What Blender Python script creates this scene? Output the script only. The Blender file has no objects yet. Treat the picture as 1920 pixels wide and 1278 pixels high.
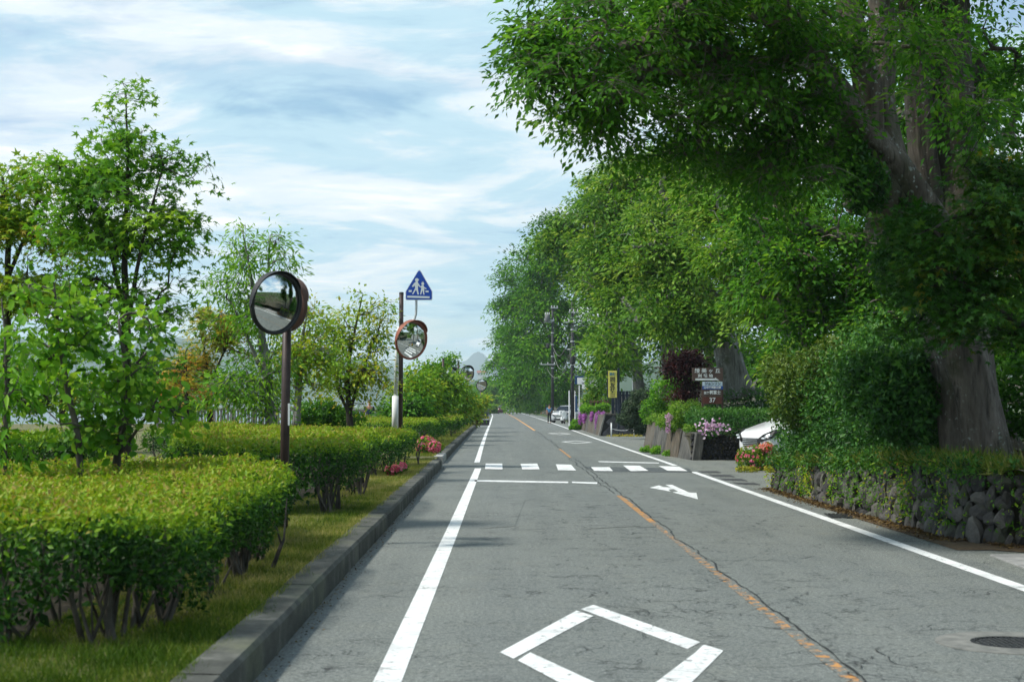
import bpy, bmesh, math, random
import numpy as np
from mathutils import Vector, Matrix, Euler
random.seed(7); RNG = np.random.default_rng(11)
scene = bpy.context.scene
COL = scene.collection
R = math.radians
FPX, CX, CY, CAMH = 2850.0, 949.0, 761.0, 1.6      # focal length in photo pixels, vanishing point, eye height

# ---------------------------------------------------------------- camera
cam = bpy.data.cameras.new('camera'); camo = bpy.data.objects.new('camera', cam); COL.objects.link(camo)
cam.sensor_width = 36.0; cam.lens = FPX/1920*36; cam.clip_start = .1; cam.clip_end = 30000
camo.location = (0, 0, CAMH)
camo.rotation_euler = (R(90)+math.atan((CY-639)/FPX), 0, -math.atan((960-CX)/FPX))
cam.dof.use_dof = True; cam.dof.focus_distance = 45; cam.dof.aperture_fstop = 4.0
scene.camera = camo

# ---------------------------------------------------------------- world: hazy blue sky with drifting cloud sheets
SUN_EL, SUN_AZ = R(51), R(-102)                     # azimuth from +Y towards +X: sun high on the left
world = bpy.data.worlds.new('World'); scene.world = world; world.use_nodes = True
wt = world.node_tree; wt.nodes.clear()
def N(t, kind, **kw):
    n = t.nodes.new(kind)
    for k, v in kw.items(): setattr(n, k, v)
    return n
def LK(t, a, b): t.links.new(a, b)
sky = N(wt, 'ShaderNodeTexSky', sky_type='NISHITA'); sky.sun_disc = False
sky.sun_elevation = SUN_EL; sky.sun_rotation = SUN_AZ; sky.altitude = 900; sky.air_density = 1.0; sky.dust_density = .6; sky.ozone_density = 1.6
bg1 = N(wt, 'ShaderNodeBackground'); bg1.inputs[1].default_value = .15
bg2 = N(wt, 'ShaderNodeBackground'); bg2.inputs[1].default_value = 1.06
tc = N(wt, 'ShaderNodeTexCoord'); sep = N(wt, 'ShaderNodeSeparateXYZ'); LK(wt, tc.outputs['Generated'], sep.inputs[0])
def M(t, op, a, b=None, c=None, clamp=False):
    n = N(t, 'ShaderNodeMath', operation=op); n.use_clamp = clamp
    for i, v in enumerate((a, b, c)):
        if v is None: continue
        if isinstance(v, (int, float)): n.inputs[i].default_value = v
        else: LK(t, v, n.inputs[i])
    return n.outputs[0]
zz = M(wt, 'ADD', M(wt, 'MAXIMUM', sep.outputs[2], 0.0), .10)
comb = N(wt, 'ShaderNodeCombineXYZ'); LK(wt, M(wt, 'DIVIDE', sep.outputs[0], zz), comb.inputs[0]); LK(wt, M(wt, 'DIVIDE', sep.outputs[1], zz), comb.inputs[1])
def wnoise(scale, loc, detail=6, rough=.55, dist=.4, sx=1.0, sy=1.0):
    mp = N(wt, 'ShaderNodeMapping'); mp.inputs['Location'].default_value = loc; mp.inputs['Scale'].default_value = (sx, sy, 1)
    LK(wt, comb.outputs[0], mp.inputs[0])
    n = N(wt, 'ShaderNodeTexNoise'); n.inputs['Scale'].default_value = scale; n.inputs['Detail'].default_value = detail
    n.inputs['Roughness'].default_value = rough; n.inputs['Distortion'].default_value = dist
    LK(wt, mp.outputs[0], n.inputs[0]); return n.outputs[0]
def wramp(v, pts):
    r = N(wt, 'ShaderNodeValToRGB'); LK(wt, v, r.inputs[0]); r.color_ramp.interpolation = 'EASE'
    while len(r.color_ramp.elements) < len(pts): r.color_ramp.elements.new(.5)
    for e, (p, c) in zip(r.color_ramp.elements, pts): e.position = p; e.color = (*c, 1) if len(c) == 3 else c
    return r.outputs[0]
n1 = wnoise(.55, (3.1, 1.7, 0), 8, .56, .7, .8, 1.0)
n2 = wnoise(2.6, (8.1, 4.4, 0), 7, .6, .9, .7, 1.0)
cov = M(wt, 'ADD', M(wt, 'MULTIPLY', n1, .72), M(wt, 'MULTIPLY', n2, .28))
mask = wramp(cov, [(.42, (.30,)*3), (.50, (.75,)*3), (.56, (1.,)*3)])
shade = wramp(M(wt, 'ADD', M(wt, 'MULTIPLY', wnoise(1.3, (1.2, 9.9, 0), 7, .6, .6), .6), M(wt, 'MULTIPLY', cov, .4)), [(.39, (.31, .55, .74)), (.475, (.56, .79, .91)), (.54, (.86, .95, 1.0)), (.60, (1.12, 1.13, 1.13))])
LK(wt, sky.outputs[0], bg1.inputs[0]); LK(wt, shade, bg2.inputs[0])
mx = N(wt, 'ShaderNodeMixShader'); LK(wt, mask, mx.inputs[0]); LK(wt, bg1.outputs[0], mx.inputs[1]); LK(wt, bg2.outputs[0], mx.inputs[2])
wo = N(wt, 'ShaderNodeOutputWorld'); LK(wt, mx.outputs[0], wo.inputs[0])

# ---------------------------------------------------------------- sun, exposure, render settings
sl = bpy.data.lights.new('sun', 'SUN'); sun = bpy.data.objects.new('sun', sl); COL.objects.link(sun)
sl.energy = 5.0; sl.angle = R(6); sl.color = (1.0, .95, .86)
sdir = Vector((math.sin(SUN_AZ)*math.cos(SUN_EL), math.cos(SUN_AZ)*math.cos(SUN_EL), math.sin(SUN_EL)))
sun.rotation_euler = (-sdir).to_track_quat('-Z', 'Y').to_euler()
vs = scene.view_settings; vs.view_transform = 'Standard'; vs.look = 'None'; vs.exposure = 0.0; vs.gamma = 1.0; vs.use_curve_mapping = False
scene.render.engine = 'CYCLES'; cy = scene.cycles
cy.use_denoising = True; cy.max_bounces = 6; cy.diffuse_bounces = 2; cy.glossy_bounces = 3; cy.transmission_bounces = 4; cy.adaptive_threshold = .02; cy.volume_bounces = 1
cy.sample_clamp_indirect = 6; cy.caustics_reflective = False; cy.caustics_refractive = False; cy.volume_step_rate = 5

# ---------------------------------------------------------------- helpers
def G(px, py, z=0.0):                               # a photo pixel on the plane at height z -> world x, y
    d = (CAMH-z)*FPX/(py-CY); return ((px-CX)/FPX*d, d)
def P(px, py, d):                                   # a photo pixel at depth d -> world point
    return ((px-CX)/FPX*d, d, CAMH+(CY-py)/FPX*d)
def tag(o, label=None, cat=None, group=None, kind=None):
    if label: o['label'] = label
    if cat: o['category'] = cat
    if group: o['group'] = group
    if kind: o['kind'] = kind
    return o
def empty(name, loc=(0, 0, 0), rz=0.0, label=None, cat=None, group=None):
    o = bpy.data.objects.new(name, None); COL.objects.link(o); o.location = loc; o.rotation_euler = (0, 0, rz); o.empty_display_size = .1
    return tag(o, label, cat, group)
def link(name, me, mat=None, parent=None, loc=(0, 0, 0), rot=(0, 0, 0)):
    o = bpy.data.objects.new(name, me); COL.objects.link(o)
    if mat is not None:
        if len(me.materials) == 0: me.materials.append(mat)
    o.location = loc; o.rotation_euler = rot
    if parent is not None: o.parent = parent
    return o
class MB:                                           # collects simple solids, then links them as one mesh
    def __init__(s): s.v = []; s.f = []
    def add(s, verts, faces):
        k = len(s.v); s.v += [tuple(p) for p in verts]; s.f += [tuple(i+k for i in f) for f in faces]; return s
    def box(s, x0, x1, y0, y1, z0, z1):
        return s.add([(x0,y0,z0),(x1,y0,z0),(x1,y1,z0),(x0,y1,z0),(x0,y0,z1),(x1,y0,z1),(x1,y1,z1),(x0,y1,z1)],
              [(0,3,2,1),(4,5,6,7),(0,1,5,4),(1,2,6,5),(2,3,7,6),(3,0,4,7)])
    def prism(s, pts, z0, z1):                      # polygon in xy pulled up
        n = len(pts); a = [(x,y,z0) for x,y in pts]+[(x,y,z1) for x,y in pts]
        return s.add(a, [tuple(range(n-1,-1,-1)), tuple(range(n,2*n))]+[(i,(i+1)%n,n+(i+1)%n,n+i) for i in range(n)])
    def plate(s, pts, y0, y1):                      # polygon in xz with thickness in y
        n = len(pts); a = [(x,y0,z) for x,z in pts]+[(x,y1,z) for x,z in pts]
        return s.add(a, [tuple(range(n)), tuple(range(2*n-1,n-1,-1))]+[(i,n+i,n+(i+1)%n,(i+1)%n) for i in range(n)])
    def tube(s, pts, rad, n=8, cap=True):
        pts = [Vector(p) for p in pts]; m = len(pts)
        if not hasattr(rad, '__len__'): rad = [rad]*m
        k = len(s.v); up = Vector((0.13, .21, .97))
        for i, p in enumerate(pts):
            t = (pts[min(i+1,m-1)]-pts[max(i-1,0)])
            t = t.normalized() if t.length > 1e-9 else Vector((0,0,1))
            ref = up if abs(t.dot(up)) < .95 else Vector((1,0,0))
            if i: ref = u
            u = (ref-t*ref.dot(t)).normalized(); w = t.cross(u)
            for j in range(n):
                a = 2*math.pi*j/n; s.v.append(tuple(p+(u*math.cos(a)+w*math.sin(a))*rad[i]))
        for i in range(m-1):
            for j in range(n):
                s.f.append((k+i*n+j, k+i*n+(j+1)%n, k+(i+1)*n+(j+1)%n, k+(i+1)*n+j))
        if cap: s.f.append(tuple(k+j for j in range(n-1,-1,-1))); s.f.append(tuple(k+(m-1)*n+j for j in range(n)))
        return s
    def lathe(s, prof, n=20, c=(0,0,0)):            # (r, z) profile about z
        k = len(s.v)
        for r, z in prof:
            for j in range(n):
                a = 2*math.pi*j/n; s.v.append((c[0]+r*math.cos(a), c[1]+r*math.sin(a), c[2]+z))
        for i in range(len(prof)-1):
            for j in range(n): s.f.append((k+i*n+j, k+i*n+(j+1)%n, k+(i+1)*n+(j+1)%n, k+(i+1)*n+j))
        return s
    def mesh(s, name, smooth=False, bevel=0.0):
        me = bpy.data.meshes.new(name); me.from_pydata(s.v, [], s.f); me.update()
        if bevel > 0:
            bm = bmesh.new(); bm.from_mesh(me); bmesh.ops.bevel(bm, geom=bm.edges[:], offset=bevel, segments=1, affect='EDGES'); bm.to_mesh(me); bm.free()
        if smooth: me.polygons.foreach_set('use_smooth', [True]*len(me.polygons))
        return me
    def build(s, name, mat, parent=None, smooth=False, bevel=0.0, loc=(0,0,0), rot=(0,0,0)):
        return link(name, s.mesh(name, smooth, bevel), mat, parent, loc, rot)
def dup(root, loc, rz=0.0, scale=1.0, label=None, group=None, parent=None):
    c = root.copy(); COL.objects.link(c); c.parent = parent
    if parent is None:
        c.location = loc; c.rotation_euler = (0, 0, rz); c.scale = (scale,)*3 if not hasattr(scale, '__len__') else scale
        if label: c['label'] = label
        if group: c['group'] = group
    for ch in list(root.children): dup(ch, None, parent=c)
    return c

# ---------------------------------------------------------------- materials
def newmat(name):
    m = bpy.data.materials.new(name); m.use_nodes = True; t = m.node_tree
    b = t.nodes['Principled BSDF']; return m, t, b
def tnoise(t, scale, coord='Object', detail=5, rough=.6, vec=None, sc=None):
    n = N(t, 'ShaderNodeTexNoise'); n.inputs['Scale'].default_value = scale; n.inputs['Detail'].default_value = detail; n.inputs['Roughness'].default_value = rough
    if vec is None:
        c = N(t, 'ShaderNodeTexCoord'); vec = c.outputs[coord]
    if sc is not None:
        mp = N(t, 'ShaderNodeMapping'); mp.inputs['Scale'].default_value = sc; LK(t, vec, mp.inputs[0]); vec = mp.outputs[0]
    LK(t, vec, n.inputs['Vector']); return n.outputs[0]
def tramp(t, v, pts, interp='LINEAR'):
    r = N(t, 'ShaderNodeValToRGB'); LK(t, v, r.inputs[0]); r.color_ramp.interpolation = interp
    while len(r.color_ramp.elements) < len(pts): r.color_ramp.elements.new(.5)
    for e, (p, c) in zip(r.color_ramp.elements, pts):
        e.position = p; e.color = (c, c, c, 1) if isinstance(c, (int, float)) else (*c, 1)
    return r.outputs[0]
def tmix(t, f, a, b, mode='MIX'):
    n = N(t, 'ShaderNodeMix', data_type='RGBA', blend_type=mode)
    for s, v in ((0, f), (6, a), (7, b)):
        if isinstance(v, (int, float)): n.inputs[s].default_value = v
        elif isinstance(v, tuple): n.inputs[s].default_value = (*v, 1)
        else: LK(t, v, n.inputs[s])
    return n.outputs[2]
def bump(t, b, h, strength, dist=.02):
    n = N(t, 'ShaderNodeBump'); n.inputs['Strength'].default_value = strength; n.inputs['Distance'].default_value = dist
    LK(t, h, n.inputs['Height']); LK(t, n.outputs[0], b.inputs['Normal'])
def pmat(name, c1, c2=None, scale=6, rough=.6, bmp=0.0, metal=0.0, spec=.4, coord='Object', sc=None, lo=.35, hi=.65, dist=.02):
    m, t, b = newmat(name); b.inputs['Roughness'].default_value = rough; b.inputs['Metallic'].default_value = metal; b.inputs['Specular IOR Level'].default_value = spec
    if c2 is None: b.inputs['Base Color'].default_value = (*c1, 1)
    else:
        n = tnoise(t, scale, coord, sc=sc); LK(t, tramp(t, n, [(lo, c1), (hi, c2)]), b.inputs['Base Color'])
        if bmp: bump(t, b, n, bmp, dist)
    return m
def leafmat(name, cols, trans=.38, spec=.25, rough=.45):
    """leaf: colour from each leaf's own 'tone' value (young, old, turning leaves), light passing through"""
    m, t, b = newmat(name); a = N(t, 'ShaderNodeAttribute'); a.attribute_name = 'tone'
    k = len(cols)-1; c = tramp(t, a.outputs['Fac'], [(i/k, q) for i, q in enumerate(cols)])
    LK(t, c, b.inputs['Base Color']); b.inputs['Roughness'].default_value = rough; b.inputs['Specular IOR Level'].default_value = spec
    tr = N(t, 'ShaderNodeBsdfTranslucent'); LK(t, tmix(t, .5, c, tmix(t, 1.0, c, (1.5, 1.35, .45), 'MULTIPLY')), tr.inputs[0])
    mxs = N(t, 'ShaderNodeMixShader'); mxs.inputs[0].default_value = trans
    LK(t, b.outputs[0], mxs.inputs[1]); LK(t, tr.outputs[0], mxs.inputs[2]); LK(t, mxs.outputs[0], t.nodes['Material Output'].inputs[0]); return m

# ---------------------------------------------------------------- leaves in bulk
def _maple():
    v = [(0,0,0)]; f = []
    tips = [(-.05,.42,-115),(.62,0,-58),(1,0,0),(.62,0,58),(-.05,-.42,115)]
    ang = [-112,-56,0,56,112]; ln = [.55,.85,1.0,.85,.55]; nang = [-160,-84,-28,28,84,160]; nl = [.14,.30,.36,.36,.30,.14]
    for a, l in zip(nang, nl): v.append((l*math.cos(R(a)), l*math.sin(R(a)), .02))
    for a, l in zip(ang, ln): v.append((l*math.cos(R(a)), l*math.sin(R(a)), -.14*l))
    for i in range(5): f.append((0, 1+i, 7+i, 2+i))
    return np.array(v)*.62, f
TEMPL = {
 'leaf': (np.array([(0,0,0),(.42,.24,.07),(1,0,-.10),(.42,-.24,.07)]), [(0,2,1),(0,3,2)]),
 'round': (np.array([(0,0,0),(.25,.3,.05),(.7,.32,.06),(1,0,-.06),(.7,-.32,.06),(.25,-.3,.05)]), [(0,3,2,1),(0,5,4,3)]),
 'slim': (np.array([(0,0,0),(.4,.12,.03),(1,0,-.2),(.4,-.12,.03)]), [(0,2,1),(0,3,2)]),
 'blade': (np.array([(0,.06,0),(0,-.06,0),(1,0,.22)]), [(0,1,2)]),
 'maple': _maple(),
}
def unit(a): return a/np.maximum(np.linalg.norm(a, axis=1, keepdims=True), 1e-9)
def leaves(name, pts, nrm, axis, size, tone, mat, parent=None, templ='leaf'):
    tv, tf = TEMPL[templ]; n = len(pts); k = len(tv)
    T = unit(axis); Nn = nrm - T*np.sum(nrm*T, axis=1, keepdims=True); Nn = unit(Nn); B = np.cross(Nn, T)
    s = size[:, None, None]
    V = pts[:, None, :] + s*(tv[None, :, 0:1]*T[:, None, :] + tv[None, :, 1:2]*B[:, None, :] + tv[None, :, 2:3]*Nn[:, None, :])
    V = V.reshape(-1, 3); ft = len(tf); fl = [len(f) for f in tf]
    idx = np.concatenate([np.array(f) for f in tf]); loops = (np.arange(n)[:, None]*k + idx[None, :]).ravel()
    tot = np.tile(np.array(fl), n); start = np.concatenate([[0], np.cumsum(tot)[:-1]])
    me = bpy.data.meshes.new(name); me.vertices.add(len(V)); me.vertices.foreach_set('co', V.astype(np.float32).ravel())
    me.loops.add(len(loops)); me.loops.foreach_set('vertex_index', loops.astype(np.int32))
    me.polygons.add(len(tot)); me.polygons.foreach_set('loop_start', start.astype(np.int32)); me.polygons.foreach_set('loop_total', tot.astype(np.int32))
    at = me.attributes.new('tone', 'FLOAT', 'POINT'); at.data.foreach_set('value', np.repeat(np.clip(tone, 0, 1), k).astype(np.float32))
    me.update(calc_edges=True); me.validate()
    return link(name, me, mat, parent)
def rnd(n, s=1.0): return RNG.normal(0, s, (n, 3))
def sphere(n):
    return unit(RNG.normal(0, 1, (n, 3)))

# ---------------------------------------------------------------- trees: stems, branches grown to every spray, sprays of leaves
def L(px, py, d, rx, ry, rd=None, w=1.0):           # crown lobe seen at a pixel: centre, radii (pixels -> metres)
    c = P(px, py, d); k = d/FPX
    return (c[0], c[1], c[2], rx*k, (rd if rd is not None else rx*k), ry*k, w)
def tree(name, label, stems, lobes, nspray, perspray, lsize, lmat, bark, cat='tree', group=None, templ='leaf', spray_r=.35, flat=.25,
         tone=(.45, .2), lobetone=None, droop=.25, tilt=.35, twig=.006, shell=.45, sides=5, outward=.45, origin=None, maxr=.5, sub=5, twigs=0, layer=.62):
    if sub:                                          # break every lobe into layered clumps with gaps between
        nl, nt = [], []
        for i, l in enumerate(lobes):
            nl.append((*l[:6], l[6]*.12)); nt.append(lobetone[i] if lobetone is not None else 0.0)
            for q in range(sub):
                d = Vector((random.gauss(0,1), random.gauss(0,1), random.gauss(0,.8))).normalized(); k = random.uniform(.34, .56)
                nl.append((l[0]+d.x*l[3]*.66, l[1]+d.y*l[4]*.66, l[2]+d.z*l[5]*.72, l[3]*k, l[4]*k, l[5]*k*layer, l[6]*1.6)); nt.append((lobetone[i] if lobetone is not None else 0.0)+random.gauss(0, tone[1]*.55))
        lobes, lobetone = nl, nt
    o0 = Vector(origin or stems[0][0][:3]); root = empty(name, o0, 0, label, cat, group)
    tr = MB(); nodes = []; rad = []
    for st in stems:
        pts = [Vector(p[:3])-o0 for p in st]; rr = [p[3] for p in st]
        P2, R2 = [], []
        ns_ = 9 if rr[0] > .2 else 5
        for i in range(len(pts)-1):                  # smooth the stem line a little
            for q in range(ns_):
                u = q/ns_; p0 = pts[max(i-1,0)]; p3 = pts[min(i+2,len(pts)-1)]
                a, b = pts[i], pts[i+1]
                c = .5*((2*a)+(b-p0)*u+(2*p0-5*a+4*b-p3)*u*u+(3*a-p0-3*b+p3)*u**3)
                P2.append(c+Vector((random.gauss(0,1),random.gauss(0,1),0))*(rr[i]*.06 if rr[0] < .2 else 0)); R2.append(rr[i]*(1-u)+rr[i+1]*u)
        P2.append(pts[-1]); R2.append(rr[-1])
        if rr[0] > .2:                                # thick stem: fluted, with flared foot
            k0 = len(tr.v); tr.tube(P2, R2, 30); ph = random.random()*6
            for i in range(len(P2)):
                c = P2[i]; fl = 1+.35*math.exp(-i*.9)*(1 if st is stems[0] else 0)
                for j in range(30):
                    q = Vector(tr.v[k0+i*30+j])-c; an = j/30*2*math.pi
                    w = 1+.09*math.sin(3*an+ph+i*.13)+.06*math.sin(5*an-ph+i*.21)+.035*math.sin(11*an+i*.1)+.02*math.sin(17*an-i*.16)
                    tr.v[k0+i*30+j] = tuple(c+q*w*(fl if math.sin(4*an+ph) > 0 else 1+(fl-1)*.5))
        else: tr.tube(P2, R2, 12 if rr[0] > .06 else 7)
        nodes += P2; rad += R2
    tr.build('trunk', bark, root, smooth=True)
    # spray centres
    ws = np.array([l[6]*l[3]*l[4]*l[5] for l in lobes])**.8; ws = ws/ws.sum()
    li = RNG.choice(len(lobes), nspray, p=ws); LA = np.array([l[:6] for l in lobes])
    d = sphere(nspray)*(RNG.random((nspray, 1))**shell)
    C = LA[li, :3] + d*LA[li, 3:6] - np.array(o0)
    C = C + rnd(nspray, .06*float(np.mean(LA[:, 3])))
    outd = unit(C - (LA[li, :3]-np.array(o0)) + np.array([0, 0, .15]))
    NP = np.zeros((len(nodes)+nspray*3+8, 3)); NP[:len(nodes)] = np.array([tuple(q) for q in nodes]); cnt = len(nodes)
    NR = np.zeros(len(NP)); NR[:cnt] = rad
    base = NP[:cnt].copy(); dist = np.array([np.min(np.sum((base-c)**2, axis=1)) for c in C]); order = np.argsort(dist)
    par = -np.ones(len(NP), int); segs = []
    for ii in order:
        c = C[ii]; dv = NP[:cnt]-c
        cost = np.sqrt(np.sum(dv**2, axis=1)) + .6*np.maximum(dv[:, 2], 0)
        cost[:len(base)] += .10*np.linalg.norm(c-base[-1])*.5
        j = int(np.argmin(cost)); a = NP[j]; ln = np.linalg.norm(c-a)
        m1 = a+(c-a)*.35+np.array([0,0,.10*ln])+RNG.normal(0,.05*ln,3); m2 = a+(c-a)*.7+np.array([0,0,.09*ln])+RNG.normal(0,.05*ln,3)
        ids = []
        for q in (m1, m2, c):
            NP[cnt] = q; par[cnt] = j; j = cnt; ids.append(cnt); cnt += 1
        segs.append((par[ids[0]], *ids))
    load = np.zeros(cnt); load[[s[3] for s in segs]] = 1
    for i in range(cnt-1, len(base)-1, -1):
        if par[i] >= 0: load[par[i]] += load[i]
    br = MB()
    for s in segs:
        rr = []
        for q in s:
            r = twig*max(load[q], 1)**.55
            if q < len(base): r = min(twig*max(load[s[1]], 1)**.55*1.15, NR[q]*.75)
            rr.append(min(r, maxr))
        br.tube([NP[q] for q in s], rr, 3 if rr[1] < twig*2.2 else (sides if rr[1] < .05 else 8), cap=False)
    br.build('branches', bark, root, smooth=True)['kind'] = 'stuff'
    # leaves
    n = nspray*perspray; ci = np.repeat(np.arange(nspray), perspray)
    sn = unit(np.array([0, 0, 1.0])*1.0 + outd*outward + rnd(nspray, tilt)); ref = unit(outd+rnd(nspray, .3)+1e-3)
    su = unit(ref - sn*np.sum(ref*sn, axis=1, keepdims=True)); sv = np.cross(sn, su)
    rr = np.sqrt(RNG.random(n))*spray_r*RNG.uniform(.6, 1.25, nspray)[ci]; an = RNG.random(n)*2*math.pi
    off = su[ci]*(rr*np.cos(an)*1.25)[:, None] + sv[ci]*(rr*np.sin(an)*.85)[:, None] + sn[ci]*(RNG.normal(0, 1, n)*spray_r*flat)[:, None]
    pts = C[ci]+off; pts[:, 2] -= droop*(rr**2)/max(spray_r, .01)
    ax = unit(off+su[ci]*spray_r*.6+rnd(n, .35*spray_r)); ax[:, 2] -= droop*1.2*RNG.random(n)
    nr = sn[ci]+rnd(n, tilt*.75)
    if twigs:                                        # fine twigs fanning out to the leaves of every spray
        tw = MB()
        for q in range(nspray):
            c = C[q]
            for w in range(twigs):
                e = pts[q*perspray+random.randrange(perspray)]; m_ = c+(e-c)*.5+np.array([0, 0, .02]); tw.tube([c, m_, e], [twig*.7, twig*.5, twig*.25], 3, cap=False)
        tw.build('twigs', bark, root)['kind'] = 'stuff'
    tn = tone[0]+RNG.normal(0, tone[1], n)*.4+(RNG.normal(0, tone[1], nspray))[ci]
    if lobetone is not None: tn = tn+np.array(lobetone)[li][ci]
    leaves('crown', pts, nr, ax, lsize*np.clip(RNG.normal(1, .24, n), .45, 1.7), tn, lmat, root, templ)
    return root

def inpoly(x, y, poly):
    c = np.zeros(len(x), bool); j = len(poly)-1
    for i in range(len(poly)):
        xi, yi = poly[i]; xj, yj = poly[j]
        c ^= ((yi > y) != (yj > y)) & (x < (xj-xi)*(y-yi)/(yj-yi+1e-12)+xi); j = i
    return c
def edged(x, y, poly):                              # distance to the outline and the outward direction there
    best = np.full(len(x), 1e9); nx = np.zeros(len(x)); ny = np.zeros(len(x))
    for i in range(len(poly)):
        ax, ay = poly[i]; bx, by = poly[(i+1) % len(poly)]
        u = np.clip(((x-ax)*(bx-ax)+(y-ay)*(by-ay))/((bx-ax)**2+(by-ay)**2+1e-12), 0, 1)
        qx, qy = ax+u*(bx-ax), ay+u*(by-ay); d = np.hypot(x-qx, y-qy); m = d < best
        best[m] = d[m]; nx[m] = (qx-x)[m]; ny[m] = (qy-y)[m]
    k = np.maximum(np.hypot(nx, ny), 1e-6); return best, nx/k, ny/k
def rounded(poly, r, n=5):
    out = []; m = len(poly)
    for i in range(m):
        p0, p1, p2 = (Vector(poly[(i+k-1) % m]).to_2d() if False else Vector((*poly[(i+k-1) % m], 0)) for k in range(3))
        a = (p0-p1); b = (p2-p1); rr = min(r, a.length*.45, b.length*.45); a = p1+a.normalized()*rr; b = p1+b.normalized()*rr
        for q in range(n+1):
            u = q/n; c = a*(1-u)**2+p1*2*u*(1-u)+b*u*u; out.append((c.x, c.y))
    return out
def hedge(name, label, poly, z0, z1, ntop, nside, lsize, mat, stem_mat=None, nstem=0, group='clipped hedges along the kerb', rnd_r=.5, cat='hedge',
          skirt=.45, edge=.15, wob=.07, toptone=.82, sidetone=.15, templ='leaf', tilt=.55, ygrad=0.0, near=None, inner=1500):
    poly = rounded(poly, rnd_r); xs = np.array([p[0] for p in poly]); ys = np.array([p[1] for p in poly])
    o0 = Vector((float(xs.mean()), float(ys.mean()), z0)); root = empty(name, o0, 0, label, cat, group)
    hh = lambda x, y: wob*(np.sin(x*1.3+y*.7)+np.sin(x*2.9-y*2.1+1)+.7*np.sin(x*6.1+y*5.2))*.5 + ygrad*(y-ys.min())
    m = int(ntop*2.2*max(1, (xs.ptp()*ys.ptp() if hasattr(xs, 'ptp') else np.ptp(xs)*np.ptp(ys))/max(.01, abs(sum(xs[i]*ys[(i+1)%len(xs)]-xs[(i+1)%len(xs)]*ys[i] for i in range(len(xs)))/2))))
    x = RNG.uniform(xs.min(), xs.max(), m); y = RNG.uniform(ys.min(), ys.max(), m)
    if near is not None:                            # keep the sampling even in the picture: fewer leaves far off
        keep = RNG.random(m) < np.clip((near/np.maximum(y, .1))**1.2, 0, 1); x, y = x[keep], y[keep]
    k = inpoly(x, y, poly); x, y = x[k][:ntop], y[k][:ntop]; n = len(x)
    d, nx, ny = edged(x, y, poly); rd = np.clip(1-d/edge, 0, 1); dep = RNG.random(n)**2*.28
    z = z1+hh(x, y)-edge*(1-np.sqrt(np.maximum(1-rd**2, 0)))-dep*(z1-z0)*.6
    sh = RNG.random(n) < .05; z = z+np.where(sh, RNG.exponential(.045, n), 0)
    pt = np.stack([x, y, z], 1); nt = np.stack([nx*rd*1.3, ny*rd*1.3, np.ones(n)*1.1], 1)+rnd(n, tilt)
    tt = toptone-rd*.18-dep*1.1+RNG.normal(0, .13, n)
    per = np.array([math.hypot(poly[(i+1)%len(poly)][0]-poly[i][0], poly[(i+1)%len(poly)][1]-poly[i][1]) for i in range(len(poly))])
    e = RNG.choice(len(poly), nside, p=per/per.sum()); u = RNG.random(nside)
    ax_, ay_ = xs[e], ys[e]; bx_, by_ = np.roll(xs, -1)[e], np.roll(ys, -1)[e]
    tx, ty = (bx_-ax_), (by_-ay_); tl = np.maximum(np.hypot(tx, ty), 1e-6)
    area = sum(xs[i]*ys[(i+1)%len(xs)]-xs[(i+1)%len(xs)]*ys[i] for i in range(len(xs))); sg = 1 if area > 0 else -1
    ox, oy = sg*ty/tl, -sg*tx/tl
    sx, sy = ax_+u*tx, ay_+u*ty
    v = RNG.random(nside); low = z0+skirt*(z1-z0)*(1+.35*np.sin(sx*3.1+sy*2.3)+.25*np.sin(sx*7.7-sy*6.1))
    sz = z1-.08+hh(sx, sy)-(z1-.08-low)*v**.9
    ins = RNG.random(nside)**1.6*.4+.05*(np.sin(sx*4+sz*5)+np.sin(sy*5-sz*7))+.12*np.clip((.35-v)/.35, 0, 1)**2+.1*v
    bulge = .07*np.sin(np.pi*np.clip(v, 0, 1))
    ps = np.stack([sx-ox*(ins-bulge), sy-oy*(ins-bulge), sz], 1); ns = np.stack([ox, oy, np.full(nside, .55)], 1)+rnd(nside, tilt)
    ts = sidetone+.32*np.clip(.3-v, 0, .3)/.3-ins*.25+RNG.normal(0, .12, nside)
    m = inner*4+8; x = RNG.uniform(xs.min(), xs.max(), m); y = RNG.uniform(ys.min(), ys.max(), m); k = inpoly(x, y, poly); x, y = x[k][:inner], y[k][:inner]; d, _, _ = edged(x, y, poly); k = d > .45; x, y = x[k], y[k]
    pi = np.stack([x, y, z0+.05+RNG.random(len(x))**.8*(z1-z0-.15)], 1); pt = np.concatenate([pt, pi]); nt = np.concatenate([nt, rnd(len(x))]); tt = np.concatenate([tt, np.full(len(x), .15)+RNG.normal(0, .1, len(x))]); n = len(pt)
    pts = np.concatenate([pt, ps])-np.array(o0); nr = np.concatenate([nt, ns]); tn = np.concatenate([tt, ts]); axs = rnd(len(pts)); axs[:, 2] += .25
    dz = np.concatenate([np.zeros(n), np.full(nside, -.35)]); axs[:, 2] += dz
    sz_ = lsize*RNG.uniform(.65, 1.3, len(pts)); sz_[n-len(pi):n] *= 2.0
    leaves('foliage', pts, nr, axs, sz_, tn, mat, root, templ)
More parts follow.
